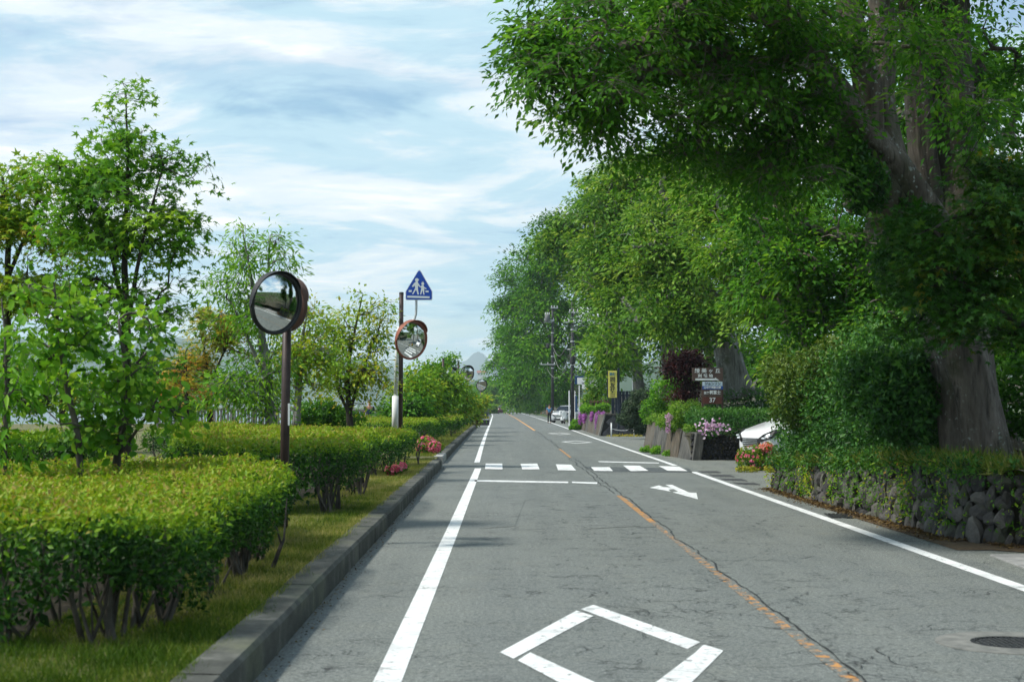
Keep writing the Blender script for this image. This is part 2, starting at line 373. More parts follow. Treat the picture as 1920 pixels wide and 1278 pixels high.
    if nstem:
        st = MB()
        for q in range(nstem):
            if random.random() < .72:
                i = random.choices(range(len(poly)), weights=per)[0]; uu = random.random()
                ax2, ay2 = poly[i]; bx2, by2 = poly[(i+1) % len(poly)]; cx, cy_ = ax2+uu*(bx2-ax2), ay2+uu*(by2-ay2)
                l = math.hypot(bx2-ax2, by2-ay2)+1e-6; iny = random.uniform(.22, .6); cx -= sg*(by2-ay2)/l*iny; cy_ += sg*(bx2-ax2)/l*iny
            else:
                cx, cy_ = random.uniform(xs.min(), xs.max()), random.uniform(ys.min(), ys.max())
                if not inpoly(np.array([cx]), np.array([cy_]), poly)[0]: continue
            b = Vector((cx-o0.x, cy_-o0.y, -.02)); h = z1-z0
            for w in range(random.randint(2, 5)):
                an = random.random()*6.28; le = random.uniform(.04, .24); tp = b+Vector((math.cos(an)*le, math.sin(an)*le, h*random.uniform(.6, .93)))
                md = b+(tp-b)*.45+Vector((random.gauss(0,.05), random.gauss(0,.05), 0)); r0 = random.uniform(.008, .024)
                st.tube([b+Vector((random.gauss(0,.03),random.gauss(0,.03),0)), md, tp], [r0, r0*.75, r0*.35], 5, cap=False)
        st.build('stems', stem_mat, root, smooth=True)['kind'] = 'stuff'
    return root
def bush(name, label, lobes, n, lsize, mat, cat='shrub', group=None, templ='leaf', tone=(.45, .18), tilt=.6, thick=.35, z0=0.0, up=.4, parts=None, axz=0.0, pname='foliage', parent=None, origin=None):
    LA = np.array([l[:6] for l in lobes]); ws = (LA[:, 3]*LA[:, 4]*LA[:, 5])**.67*np.array([l[6] for l in lobes]); ws /= ws.sum()
    o0 = Vector(origin) if origin else Vector((float(LA[:, 0].mean()), float(LA[:, 1].mean()), z0))
    root = parent or empty(name, o0, 0, label, cat, group)
    li = RNG.choice(len(lobes), n, p=ws); d = sphere(n); r = 1-RNG.random(n)**1.5*thick
    r = r*(1+.10*np.sin(d[:, 0]*7+li)+.10*np.sin(d[:, 2]*9+d[:, 1]*6+li*2))
    pts = LA[li, :3]+d*r[:, None]*LA[li, 3:6]; k = pts[:, 2] > z0; pts, d, li, r = pts[k], d[k], li[k], r[k]; m = len(pts)
    nr = d/LA[li, 3:6]*LA[li, 3:4]+np.array([0, 0, up])+rnd(m, tilt); ax = rnd(m)+d*.4; ax[:, 2] += axz
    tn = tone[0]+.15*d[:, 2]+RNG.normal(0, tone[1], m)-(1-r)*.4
    leaves(pname, pts-np.array(o0), nr, ax, lsize*RNG.uniform(.65, 1.3, m), tn, mat, root, templ)
    return root
# ================================================================ materials of the setting
def asphalt_nodes(t, tint=(1, 1, 1)):
    c = N(t, 'ShaderNodeTexCoord'); v = c.outputs['Object']
    big = tnoise(t, .35, vec=v, detail=4); mid = tnoise(t, 2.2, vec=v, detail=6); fine = M(t, 'ADD', M(t, 'MULTIPLY', tnoise(t, 95, vec=v, detail=2, rough=.7), .5), M(t, 'MULTIPLY', tnoise(t, 28, vec=v, detail=4, rough=.8), .5))
    base = tramp(t, fine, [(.36, (.046, .055, .054)), (.5, (.140, .155, .144)), (.64, (.32, .335, .32))])
    base = tmix(t, tramp(t, big, [(.35, 0.0), (.7, .55)]), base, tmix(t, 1.0, base, (.80, .82, .84), 'MULTIPLY'))
    base = tmix(t, tramp(t, mid, [(.5, 0.0), (.75, .35)]), base, tmix(t, 1.0, base, (1.15, 1.10, 1.0), 'MULTIPLY'))
    # wheel-worn streaks along the road
    st = tnoise(t, 1.0, vec=v, sc=(1.3, .03, 1), detail=3); base = tmix(t, tramp(t, st, [(.4, 0.0), (.65, .5)]), base, tmix(t, 1.0, base, (1.22, 1.2, 1.16), 'MULTIPLY'))
    # cracks: two sizes of cells, only where the surface is tired (round the centre line and in a few fields)
    nz = N(t, 'ShaderNodeTexNoise'); nz.inputs['Scale'].default_value = 1.7; nz.inputs['Detail'].default_value = 6; LK(t, v, nz.inputs['Vector'])
    wv = N(t, 'ShaderNodeMix', data_type='RGBA', blend_type='LINEAR_LIGHT'); wv.inputs[0].default_value = .35; LK(t, v, wv.inputs[6]); LK(t, nz.outputs['Color'], wv.inputs[7])
    def crack(scale, width):
        vo = N(t, 'ShaderNodeTexVoronoi', feature='DISTANCE_TO_EDGE'); vo.inputs['Scale'].default_value = scale; LK(t, wv.outputs[2], vo.inputs['Vector'])
        return tramp(t, vo.outputs['Distance'], [(0.0, 1.0), (width, 0.0)])
    sp = N(t, 'ShaderNodeSeparateXYZ'); LK(t, v, sp.inputs[0])
    cen = M(t, 'SUBTRACT', 1.0, M(t, 'DIVIDE', M(t, 'ABSOLUTE', M(t, 'SUBTRACT', sp.outputs[0], 1.75)), 1.5), clamp=True)
    field = tramp(t, M(t, 'ADD', M(t, 'MULTIPLY', cen, .30), tnoise(t, .7, vec=v, detail=3)), [(.40, 0.0), (.56, 1.0)])
    patchy = tramp(t, tnoise(t, 3.3, vec=v, detail=4), [(.42, 0.0), (.6, 1.0)])
    cr = M(t, 'MULTIPLY', M(t, 'MAXIMUM', M(t, 'MAXIMUM', crack(1.5, .020), crack(4.0, .028)), crack(.55, .011)), M(t, 'MULTIPLY', field, patchy), clamp=True)
    base = tmix(t, M(t, 'MULTIPLY', cr, .95), base, (.022, .024, .025))
    oil = M(t, 'MULTIPLY', tramp(t, tnoise(t, 1.0, vec=v, sc=(2.2, .12, 1), detail=5), [(.50, 0.0), (.68, .32)]), 1.0); base = tmix(t, oil, base, tmix(t, 1.0, base, (.62, .64, .66), 'MULTIPLY'))
    stain = tramp(t, tnoise(t, 1.0, vec=v, sc=(1.6, .5, 1), detail=5), [(.66, 0.0), (.78, .35)]); base = tmix(t, stain, base, (.17, .13, .09))
    if tint != (1, 1, 1): base = tmix(t, 1.0, base, tint, 'MULTIPLY')
    return base, fine, cr
def asphalt(name, tint=(1, 1, 1), rough=.82):
    m, t, b = newmat(name); c, f, cr = asphalt_nodes(t, tint); LK(t, c, b.inputs['Base Color']); b.inputs['Roughness'].default_value = rough; b.inputs['Specular IOR Level'].default_value = .3
    bump(t, b, M(t, 'SUBTRACT', f, cr), .45, .008); return m
ASPH = asphalt('asphalt'); ASPH_DARK = asphalt('asphalt_patch', (.55, .57, .62)); PAVE = asphalt('worn_pavement', (1.12, 1.1, 1.06))
def paint(name, col, wear, worn_scale=9, lo=.3):
    m, t, b = newmat(name); c, f, cr = asphalt_nodes(t)
    w = M(t, 'ADD', M(t, 'MULTIPLY', tnoise(t, worn_scale, detail=8, rough=.7), .75), M(t, 'MULTIPLY', f, .25))
    k = tramp(t, w, [(wear, 0.0), (wear+.05, 1.0)]); col2 = tmix(t, tramp(t, tnoise(t, 3, detail=6), [(.4, 0.0), (.68, .7)]), col, tuple(q*.66 for q in col))
    k = M(t, 'MULTIPLY', k, M(t, 'SUBTRACT', 1.0, M(t, 'MULTIPLY', cr, .7)))
    LK(t, tmix(t, k, c, col2), b.inputs['Base Color']); b.inputs['Roughness'].default_value = .82; b.inputs['Specular IOR Level'].default_value = .3; bump(t, b, M(t, 'SUBTRACT', f, cr), .45, .008); return m
WHITE = paint('road_paint_white', (.75, .77, .76), .375); WHITE_WORN = paint('road_paint_white_worn', (.74, .76, .75), .385)
FAINT = paint('road_paint_faint', (.5, .52, .52), .55, 5); FAINT2 = paint('road_paint_remnant', (.6, .63, .66), .60, 4)
ORANGE = paint('road_paint_orange', (.55, .26, .065), .46, 6); ORANGE_WORN = paint('road_paint_orange_worn', (.52, .25, .075), .505, 8); ORANGE_OK = paint('road_paint_orange_solid', (.70, .36, .12), .22)
TAR = pmat('crack_sealant', (.012, .013, .014), (.03, .03, .03), 20, .55)
KERB = None
def kerbmat():
    m, t, b = newmat('kerb_concrete'); v = N(t, 'ShaderNodeTexCoord').outputs['Object']
    n = tnoise(t, 2.2, vec=v, detail=7, rough=.68); f = tnoise(t, 40, vec=v, detail=4)
    c = tramp(t, n, [(.32, (.022, .024, .019)), (.5, (.058, .061, .051)), (.66, (.17, .17, .15))]); c = tmix(t, tramp(t, f, [(.4, 0.0), (.7, .5)]), c, (.08, .085, .075))
    mo = tramp(t, tnoise(t, 1.1, vec=v, detail=6), [(.55, 0.0), (.7, .6)]); c = tmix(t, mo, c, (.07, .085, .03))
    LK(t, c, b.inputs['Base Color']); b.inputs['Roughness'].default_value = .9; bump(t, b, M(t, 'ADD', n, f), .6, .015); return m
KERB = kerbmat(); KERB_NEW = pmat('kerb_concrete_pale', (.30, .31, .30), (.42, .42, .40), 5, .85, .3)
def lawnmat():
    m, t, b = newmat('lawn_ground'); v = N(t, 'ShaderNodeTexCoord').outputs['Object']
    n = tnoise(t, 1.6, vec=v, detail=6); f = tnoise(t, 30, vec=v, detail=5, rough=.75)
    c = tramp(t, n, [(.34, (.060, .085, .012)), (.47, (.13, .14, .035)), (.6, (.23, .20, .085)), (.72, (.12, .075, .045))])
    c = tmix(t, tramp(t, f, [(.38, 0.0), (.65, .7)]), c, tmix(t, 1.0, c, (.35, .38, .3), 'MULTIPLY')); LK(t, c, b.inputs['Base Color']); b.inputs['Roughness'].default_value = .95
    bump(t, b, f, .8, .03); return m
LAWN = lawnmat(); SOIL = pmat('bank_soil', (.030, .030, .016), (.07, .062, .035), 2.5, .95, .8, dist=.08); GRASSGROUND = pmat('rough_meadow', (.05, .09, .02), (.10, .13, .04), .02, .95)
LITTER = pmat('leaf_litter_soil', (.05, .035, .018), (.15, .10, .05), 14, .95, .9, dist=.03)
BARK = pmat('bark_grey_brown', (.045, .038, .032), (.13, .115, .10), 9, .9, .8, sc=(1, 1, .25), dist=.03)
def barkmat(name, a, b_, c_, lich):
    m, t, b = newmat(name); v = N(t, 'ShaderNodeTexCoord').outputs['Object']
    n = tnoise(t, 3.0, vec=v, sc=(2.2, 2.2, .45), detail=7, rough=.65); big = tnoise(t, .9, vec=v, detail=4); f = tnoise(t, 16, vec=v, detail=3, rough=.5)
    c = tramp(t, n, [(.3, a), (.5, b_), (.7, c_)]); c = tmix(t, tramp(t, big, [(.5, 0.0), (.68, .5)]), c, (.10, .062, .040))
    c = tmix(t, M(t, 'MULTIPLY', tramp(t, f, [(.60, 0.0), (.66, lich)]), tramp(t, tnoise(t, 1.1, vec=v, detail=3), [(.42, 0.0), (.58, 1.0)])), c, (.50, .55, .50))
    c = tmix(t, tramp(t, tnoise(t, 1.6, vec=v, detail=6), [(.52, 0.0), (.66, .65)]), c, (.055, .068, .026))
    rid = tnoise(t, 9, vec=v, sc=(1.6, 1.6, .16), detail=6, rough=.7); c = tmix(t, tramp(t, rid, [(.34, .75), (.48, 0.0)]), c, (.022, .018, .014))
    LK(t, c, b.inputs['Base Color']); b.inputs['Roughness'].default_value = .9; bump(t, b, M(t, 'ADD', n, rid), 1.0, .07); return m
BARK_OLD = barkmat('old_bark_lichen', (.075, .062, .050), (.18, .152, .124), (.31, .270, .225), .9); BARK_PALE = barkmat('pale_bark_lichen', (.11, .11, .10), (.20, .20, .185), (.31, .31, .29), .9)
BARK_DEEP = barkmat('deep_brown_bark', (.030, .025, .020), (.075, .063, .050), (.14, .12, .10), .5)  # deeper brown version of the old bark, for the second trunk
BARK_DARK = pmat('dark_bark', (.018, .015, .012), (.055, .045, .036), 12, .9, .6, sc=(1, 1, .3))
STEM = pmat('hedge_stem', (.030, .026, .020), (.11, .10, .085), 9, .9, .4, sc=(1, 1, .3))
# leaves
G1 = leafmat('leaf_fresh_green', [(.036, .125, .014), (.080, .240, .020), (.160, .380, .028), (.30, .50, .045)], .46, .14)
G2 = leafmat('leaf_deep_green', [(.026, .090, .012), (.055, .180, .018), (.100, .270, .026), (.19, .37, .04)], .56, .15)
G3 = leafmat('leaf_yellow_green', [(.070, .200, .016), (.150, .330, .022), (.290, .440, .028), (.480, .460, .040), (.55, .34, .08)], .42, .18)
G4 = leafmat('leaf_maple_turning', [(0.121, 0.227, 0.029), (0.259, 0.324, 0.036), (0.454, 0.389, 0.046), (0.600, 0.324, 0.065), (0.600, 0.194, 0.097)])
G5 = leafmat('leaf_olive_forest', [(.028, .095, .012), (.062, .175, .018), (.125, .275, .028), (.210, .365, .045), (.32, .44, .09)], .42, .15)
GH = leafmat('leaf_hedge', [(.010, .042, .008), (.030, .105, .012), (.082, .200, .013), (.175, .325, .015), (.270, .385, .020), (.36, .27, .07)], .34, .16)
GI = leafmat('leaf_ivy', [(.014, .058, .010), (.032, .120, .018), (.068, .200, .026), (.15, .29, .04)], .32, .25)
GB = leafmat('leaf_burgundy', [(.010, .005, .006), (.030, .008, .012), (.060, .016, .020), (.10, .03, .03)], .25)
GP = leafmat('pine_needles', [(.012, .030, .014), (.03, .065, .028), (.06, .11, .05), (.12, .17, .09)], .15)
PINK = leafmat('azalea_petals', [(.55, .06, .14), (.68, .10, .20), (.75, .18, .32), (.80, .35, .45)], .35); CORAL = leafmat('coral_petals', [(.65, .10, .05), (.75, .16, .08), (.75, .25, .2), (.75, .35, .3)], .35)
PURPLE = leafmat('phlox_petals', [(.28, .05, .40), (.40, .10, .52), (.52, .20, .62), (.62, .35, .70)], .35); LILAC = leafmat('clematis_petals', [(.45, .22, .50), (.60, .35, .62), (.70, .50, .72), (.78, .65, .80)], .35)
YELLOWP = leafmat('yellow_groundcover', [(.20, .25, .02), (.38, .36, .03), (.55, .46, .03), (.6, .5, .05)], .3)
GRASS = leafmat('grass_blades', [(0.040, 0.092, 0.009), (0.098, 0.172, 0.017), (0.218, 0.253, 0.046), (0.391, 0.356, 0.127), (0.506, 0.425, 0.218)], .3, .1)
LITL = leafmat('dead_leaves', [(.035, .022, .012), (.075, .045, .02), (.14, .09, .035), (.24, .17, .06)], .1, .1)

# ================================================================ ground, lake, hills
def sheet(name, pts, z, mat, kind='structure', parent=None):
    me = bpy.data.meshes.new(name); me.from_pydata([(x, y, z if not hasattr(z, '__len__') else z[i]) for i, (x, y) in enumerate(pts)], [], [tuple(range(len(pts)))])
    o = link(name, me, mat, parent)
    if parent is None: o['kind'] = kind
    return o
def strip(name, left, right, z, mat, parent=None, kind='structure', sub=2.0):
    """a band between two lines given as (x, y); both are resampled on y"""
    y0, y1 = left[0][1], left[-1][1]; m = max(2, int((y1-y0)/sub)); ys = np.linspace(y0, y1, m)
    xl = np.interp(ys, [p[1] for p in left], [p[0] for p in left]); xr = np.interp(ys, [p[1] for p in right], [p[0] for p in right])
    v = []; f = []
    for i in range(m):
        v += [(xl[i], ys[i], z), (xr[i], ys[i], z)]
        if i: k = 2*i; f.append((k-2, k-1, k+1, k))
    me = bpy.data.meshes.new(name); me.from_pydata(v, [], f); o = link(name, me, mat, parent)
    if parent is None: o['kind'] = kind
    return o
sheet('ground', [(-9000, -300), (9000, -300), (9000, 12000), (-9000, 12000)], -.06, GRASSGROUND)
wm, t, b = newmat('lake_water'); b.inputs['Base Color'].default_value = (.05, .09, .11, 1); b.inputs['Roughness'].default_value = .12; bump(t, b, tnoise(t, .5, detail=4), .25, .3)
sheet('lake', [(-2600, 101), (-12, 101), (-14, 200), (-30, 420), (-240, 900), (-420, 1900), (-900, 2500), (-2600, 2700)], -.02, wm)

KL = [(-1.47, -40), (-1.47, 8.8), (-1.52, 14), (-1.70, 40)]; KL2 = [(-1.77, 42.6), (-2.1, 89), (-2.25, 117)]
LEFT = KL+KL2+[(-2.6, 180), (-3.2, 260), (-4.4, 374)]
LINE_L = [(-.69, -40), (-.69, 20), (-.72, 39.2)]; LINE_L2 = [(-.83, 43.3), (-.95, 58), (-1.12, 82), (-1.6, 160), (-2.25, 255), (-3.7, 374)]
LINE_R = [(4.55, -40), (4.55, 45), (4.44, 72), (4.35, 150), (4.0, 260), (3.2, 374)]
CENT = [(2.03, -40), (2.02, 30), (2.0, 60), (1.86, 104), (1.3, 200), (.50, 296), (-.4, 374)]
off = lambda ln, d: [(x+d, y) for x, y in ln]
road = strip('road', LEFT, off(LINE_R, .30), 0.0, ASPH)
# the bend beyond the straight
bend = [(-4.4, 374), (3.5, 374), (1.5, 400), (-5, 425), (-22, 455), (-60, 485), (-62, 478), (-26, 447), (-12, 420), (-6, 396)]
sheet('road_bend', bend, -.002, ASPH)
strip('road_verge', off(LINE_R, .05), [(6.6, -40), (6.6, 29), (16, 30.2), (16, 44.6), (6.6, 45), (6.4, 54), (9, 56.5), (9, 80), (6.4, 81.5), (6.2, 150), (5.6, 260), (4.6, 374)], -.006, PAVE)
def ribbon(name, ln, w, z, mat): return strip(name, off(ln, -w/2), off(ln, w/2), z, mat, road)
ribbon('edge_line', LINE_L, .165, .004, WHITE); ribbon('edge_line', LINE_L2, .155, .004, WHITE)
ribbon('edge_line', [(4.55, -40), (4.55, 37.1)], .155, .004, WHITE); ribbon('edge_line', [(4.55, 41.0)]+LINE_R[1:], .155, .004, WHITE)
def sub(ln, a, b_):
    ys = [a]+[p[1] for p in ln if a < p[1] < b_]+[b_]; return [(float(np.interp(y, [p[1] for p in ln], [p[0] for p in ln])), y) for y in ys]
for a, b_, mt, w in ((-40, 17.0, ORANGE_WORN, .085), (17.0, 21, ORANGE_WORN, .07), (21, 27.3, ORANGE, .095), (47.5, 57, ORANGE, .08), (100, 374, ORANGE_OK, .13)):
    ribbon('centre_line', sub(CENT, a, b_), w, .004, mt)
# tar-dark crack that runs along the centre line
def jag(name, ln, w, z, mat, amp, step, dx=0.0):
    y = ln[0][1]; v = []; f = []; i = 0; x0 = 0
    while y < ln[-1][1]:
        x = float(np.interp(y, [p[1] for p in ln], [p[0] for p in ln]))+dx; x0 = x0*.8+random.gauss(0, amp); ww = w*random.uniform(.25, 1.2)
        v += [(x+x0-ww/2, y, z), (x+x0+ww/2, y, z)]
        if i: k = 2*i; f.append((k-2, k-1, k+1, k))
        i += 1; y += step*random.uniform(.6, 1.4)
    me = bpy.data.meshes.new(name); me.from_pydata(v, [], f); return link(name, me, mat, road)
jag('crack', sub(CENT, 6, 17), .019, .008, TAR, .009, .09, .075); jag('crack', sub(CENT, 17, 46), .022, .008, TAR, .014, .14, .07); jag('crack', sub(CENT, 58, 100), .035, .008, TAR, .02, .3, .05); jag('crack', sub(CENT, 28, 47), .02, .008, TAR, .012, .14, -.06)
for k in range(7):                                   # branching cracks in the near lane
    y = random.uniform(8.8, 13); x = random.uniform(1.2, 2.7); pts = []
    for q in range(14): pts.append((x, y)); x += random.gauss(.03 if k % 2 else -.03, .04); y += random.uniform(.03, .12)
    jag('crack', pts, .009, .008, TAR, .008, .05)
def quad(name, px, mat, z=.004): return sheet(name, [G(*p) for p in px], z, mat, parent=road)
c6 = lambda pts: [(880+x/3.692, 1080+y/3.692) for x, y in pts]
b1 = [G(*p) for p in c6([(740,228),(855,265),(305,556),(212,512)])]; b2 = [G(*p) for p in c6([(770,218),(855,188),(1590,445),(1500,490)])]
Lv, Tv, Rv = G(937, 1218), G(1098, 1133), G(1350, 1212)
sh = lambda q, a, b_: [(x+b_[0]-a[0], y+b_[1]-a[1]) for x, y in q]
for k, q in enumerate((b1, b2, [G(*p) for p in ((970.7,1234.4),(993.8,1219.5),(1256,1340),(1171,1340))], [G(*p) for p in ((1317,1204.6),(1354,1216),(1222,1345),(1133,1345),(1301,1219.5))])): sheet('diamond_bar', q, .004+.002*(k == 2), WHITE_WORN, parent=road)
c5 = lambda pts: [(820+x/3.692, 820+y/3.692) for x, y in pts]
for q, mt in (([(335,180),(450,180),(452,220),(330,218)], WHITE), ([(575,182),(690,180),(708,220),(588,220)], WHITE), ([(820,185),(925,188),(960,228),(835,226)], WHITE_WORN),
          ([(1062,205),(1190,205),(1215,232),(1085,230)], WHITE), ([(1283,193),(1400,195),(1460,230),(1335,232)], WHITE), ([(1530,197),(1670,201),(1730,232),(1590,229)], WHITE)): quad('crosswalk_stripe', c5(q), mt, .010)
quad('asphalt_patch', c5([(1010,200),(1740,212),(1762,240),(1100,236)]), ASPH_DARK, .004)
quad('stop_line', c5([(260,291),(905,303),(905,313),(258,302)]), WHITE); quad('stop_line', c5([(930,303),(1105,308),(1105,319),(932,312)]), WHITE)
quad('stop_line', c5([(1112,162),(1530,172),(1532,178),(1118,168)]), WHITE_WORN)
quad('arrow_marking', c5([(1467,345),(1532,329),(1565,341),(1612,342),(1576,325),(1622,325),(1740,378),(1790,380),(1800,425),(1625,376),(1665,372),(1632,354),(1596,358),(1612,371)]), WHITE)
def far_diamond(l, r, tp, bt):
    c = ((l[0]+r[0])/2, (tp[1]+bt[1])/2); q = [l, tp, r, bt]; ins = [(c[0]+(x-c[0])*.72, c[1]+(y-c[1])*.74) for x, y in q]
    for i in range(4): quad('diamond_bar', [q[i], q[(i+1) % 4], ins[(i+1) % 4], ins[i]], WHITE_WORN)
far_diamond((1051.7,827.6),(1110.8,829),(1080,825.6),(1080,831)); far_diamond((1026.6,812),(1071.4,813),(1049,810.6),(1049,814.6))
quad('faded_marking', [(905,928),(975,918),(985,935),(965,985),(900,990)], FAINT2)
quad('faded_marking', [(1080,965),(1170,960),(1200,985),(1100,990)], FAINT2)
# manhole: concrete collar set in the asphalt, slotted iron cover
mh = empty('manhole', (3.42, 10.35, 0), 0, 'round slotted iron manhole cover in a concrete collar, right lane', 'manhole')
IRON = pmat('cast_iron', (.018, .020, .024), (.05, .05, .052), 14, .5, .4, metal=.5); CONC = pmat('collar_concrete', (.12, .125, .115), (.22, .22, .20), 7, .9, .4)
MB().lathe([(.50, -.02), (.50, .005), (.27, .007), (.27, -.03)], 40).build('collar', CONC, mh)
mb = MB().lathe([(.265, -.02), (.265, .006), (.235, .008), (.235, -.012), (.001, -.012)], 40); mb.build('cover_frame', IRON, mh)
for k in range(-5, 6):
    h = math.sqrt(max(.235**2-(k*.04)**2, 0)); MB().box(k*.04-.012, k*.04+.012, -h, h, -.011, .006).build('cover_bar', IRON, mh)
# gutter covers on the right verge
GRATE = pmat('gutter_grate', (.03, .032, .035), (.07, .07, .07), 30, .7, .3)
c7 = lambda pts: [(1020+x/4.571, 800+y/4.571) for x, y in pts]
GUT = [[(1318,377),(1480,377),(1515,390),(1345,390)], [(1408,405),(1590,408),(1630,425),(1445,423)], [(1500,438),(1690,442),(1740,460),(1545,456)], [(1610,472),(1795,476),(1850,492),(1660,490)]]
for q in GUT:
    pts = [G(*p) for p in c7(q)]; me = MB().prism(pts, -.03, .004); o = me.build('gutter_cover', GRATE); tag(o, ('first', 'second', 'third', 'fourth')[GUT.index(q)]+' dark gutter cover, counted from the crosswalk, on the right verge', 'grate', 'gutter covers by the driveway')
g0 = [G(*p) for p in ((1543, 962), (1588, 962), (1602, 970), (1556, 970))]
gr = empty('drain_grate', (*g0[0], 0), 0, 'slotted steel drain grate below the ivy hedge beside the white edge line', 'grate')
for k in range(6):
    u = k/6; a = [g0[0][i]+(g0[1][i]-g0[0][i])*u for i in (0, 1)]; d = [g0[3][i]+(g0[2][i]-g0[3][i])*u for i in (0, 1)]; e = [(g0[1][i]-g0[0][i])*.1 for i in (0, 1)]
    MB().prism([(p[0]-g0[0][0], p[1]-g0[0][1]) for p in (a, [a[0]+e[0], a[1]+e[1]], [d[0]+e[0], d[1]+e[1]], d)], -.01, .012).build('grate_bar', IRON, gr)
MB().prism([(p[0]-g0[0][0], p[1]-g0[0][1]) for p in g0], -.02, .001).build('pit', TAR, gr)

# ---------------------------------------------------------------- kerbs
def kerb(name, ln, h, w, step, mat, endmat=None):
    root = empty(name, (ln[0][0], ln[0][1], 0)); root['kind'] = 'structure'; ys = [p[1] for p in ln]; xs = [p[0] for p in ln]; y = ys[0]; first = True
    while y < ys[-1]-.05:
        y2 = min(y+step, ys[-1]); x, x2 = np.interp([y, y2], ys, xs); g = .006; j = random.gauss(0, .004); hh = h+random.gauss(0, .004)
        mb = MB(); ch = .03; sec = [(0, -.1), (0, hh-ch), (-ch*.8, hh), (-w, hh+.004), (-w, -.1)]
        v = [(x+j+a, y+g, z) for a, z in sec]+[(x2+j+a, y2-g, z) for a, z in sec]; n = len(sec)
        mb.add(v, [tuple(range(n-1, -1, -1)), tuple(range(n, 2*n))]+[(i, (i+1) % n, n+(i+1) % n, n+i) for i in range(n)])
        o = mb.build('kerb_stone', endmat if (first and endmat) else mat); o.parent = root; o.matrix_parent_inverse = Matrix.Translation(-Vector(root.location)); first = False; y = y2
    return root
kerb('near_kerb', [(-1.47, 2), (-1.47, 8.8), (-1.52, 14), (-1.70, 40)], .20, .24, 2.0, KERB)
kerb('far_kerb', [(-1.77, 42.6), (-2.1, 89), (-2.25, 117)], .20, .26, 3.0, KERB, KERB_NEW)
sheet('lawn', [(-1.60, -40), (-1.62, 8.8), (-1.70, 14), (-1.85, 40), (-1.9, 42.6), (-2.3, 89), (-2.4, 117), (-9, 122), (-60, 122), (-60, -40)], .185, LAWN)
MB().box(-60, -2.42, 100, 122, -.08, .183).build('shore_edge', KERB)['kind'] = 'structure'

# grass: blades on the visible strip, thinning with distance
def grass(name, n, xfun, y0, y1, size, tone, z=.185, pw=1.0, mat=GRASS, lean=.5):
    y = y0+(y1-y0)*RNG.random(n)**pw; a, b_ = xfun(y); x = a+(b_-a)*RNG.random(n)
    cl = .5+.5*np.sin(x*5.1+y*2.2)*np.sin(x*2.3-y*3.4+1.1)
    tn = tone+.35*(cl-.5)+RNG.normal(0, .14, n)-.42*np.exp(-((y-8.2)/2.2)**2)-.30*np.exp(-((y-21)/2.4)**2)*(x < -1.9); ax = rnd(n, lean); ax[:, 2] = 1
    o = leaves(name, np.stack([x, y, np.full(n, z)], 1), rnd(n), ax, size*RNG.uniform(.5, 1.4, n)*(1+.4*(.5-cl)), tn, mat, None, 'blade'); o['kind'] = 'stuff'; return o
kx = lambda y: np.interp(y, [p[1] for p in KL+KL2], [p[0] for p in KL+KL2])
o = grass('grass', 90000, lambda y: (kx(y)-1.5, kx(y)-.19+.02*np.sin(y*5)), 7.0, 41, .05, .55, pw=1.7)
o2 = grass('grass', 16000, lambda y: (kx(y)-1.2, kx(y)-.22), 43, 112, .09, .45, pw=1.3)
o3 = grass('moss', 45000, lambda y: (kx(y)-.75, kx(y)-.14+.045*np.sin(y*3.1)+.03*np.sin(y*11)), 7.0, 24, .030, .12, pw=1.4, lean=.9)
# small stones and leaf crumbs at the kerb foot
n = 1500; y = RNG.uniform(8, 40, n); x = kx(y)+np.abs(RNG.normal(0, .07, n)); leaves('kerb_litter', np.stack([x, y, np.full(n, .004)], 1), rnd(n)+np.array([0, 0, 1.5]), rnd(n)*np.array([1, 1, .1]), RNG.uniform(.008, .028, n), RNG.random(n), LITL)['kind'] = 'stuff'

# ---------------------------------------------------------------- right bank and far land
def grid(name, xs, ys, zf, mat):
    v = [(x, y, zf(x, y)) for y in ys for x in xs]; m = len(xs); f = [(j*m+i, j*m+i+1, (j+1)*m+i+1, (j+1)*m+i) for j in range(len(ys)-1) for i in range(m-1)]
    me = bpy.data.meshes.new(name); me.from_pydata(v, [], f); me.polygons.foreach_set('use_smooth', [True]*len(f)); o = link(name, me, mat); o['kind'] = 'structure'; return o
WT = lambda y: np.interp(y, [10, 17.5, 29.6], [.95, .88, .50])
grid('near_bank', [5.75, 6.2, 7, 8.5, 12, 20, 40], list(np.linspace(-30, 29.3, 40)), lambda x, y: float(WT(y))+.06*math.sin(x*3+y*2)+max(0, x-6.2)*.14-.05, SOIL)
grid('middle_bank', [5.5, 6, 7, 9, 14, 30], list(np.linspace(45.6, 54.5, 12)), lambda x, y: .70+max(0, x-6)*.16, SOIL)
grid('far_bank', [7.4, 8, 9, 12, 20, 60], list(np.linspace(82, 400, 60)), lambda x, y: -.05+.55*min(1, max(0, (x-7.4)/.6))+max(0, x-8)*.18+.1*math.sin(y*.7), SOIL)
grid('inner_bank', [9, 10, 14, 30, 60], list(np.linspace(54.6, 81.9, 10)), lambda x, y: -.05+.4*min(1, x-9)+max(0, x-10)*.16, SOIL)
grid('driveway_slope', [16, 18, 24, 40], [29.4, 44.9], lambda x, y: -.01+(x-16)*.1, PAVE)
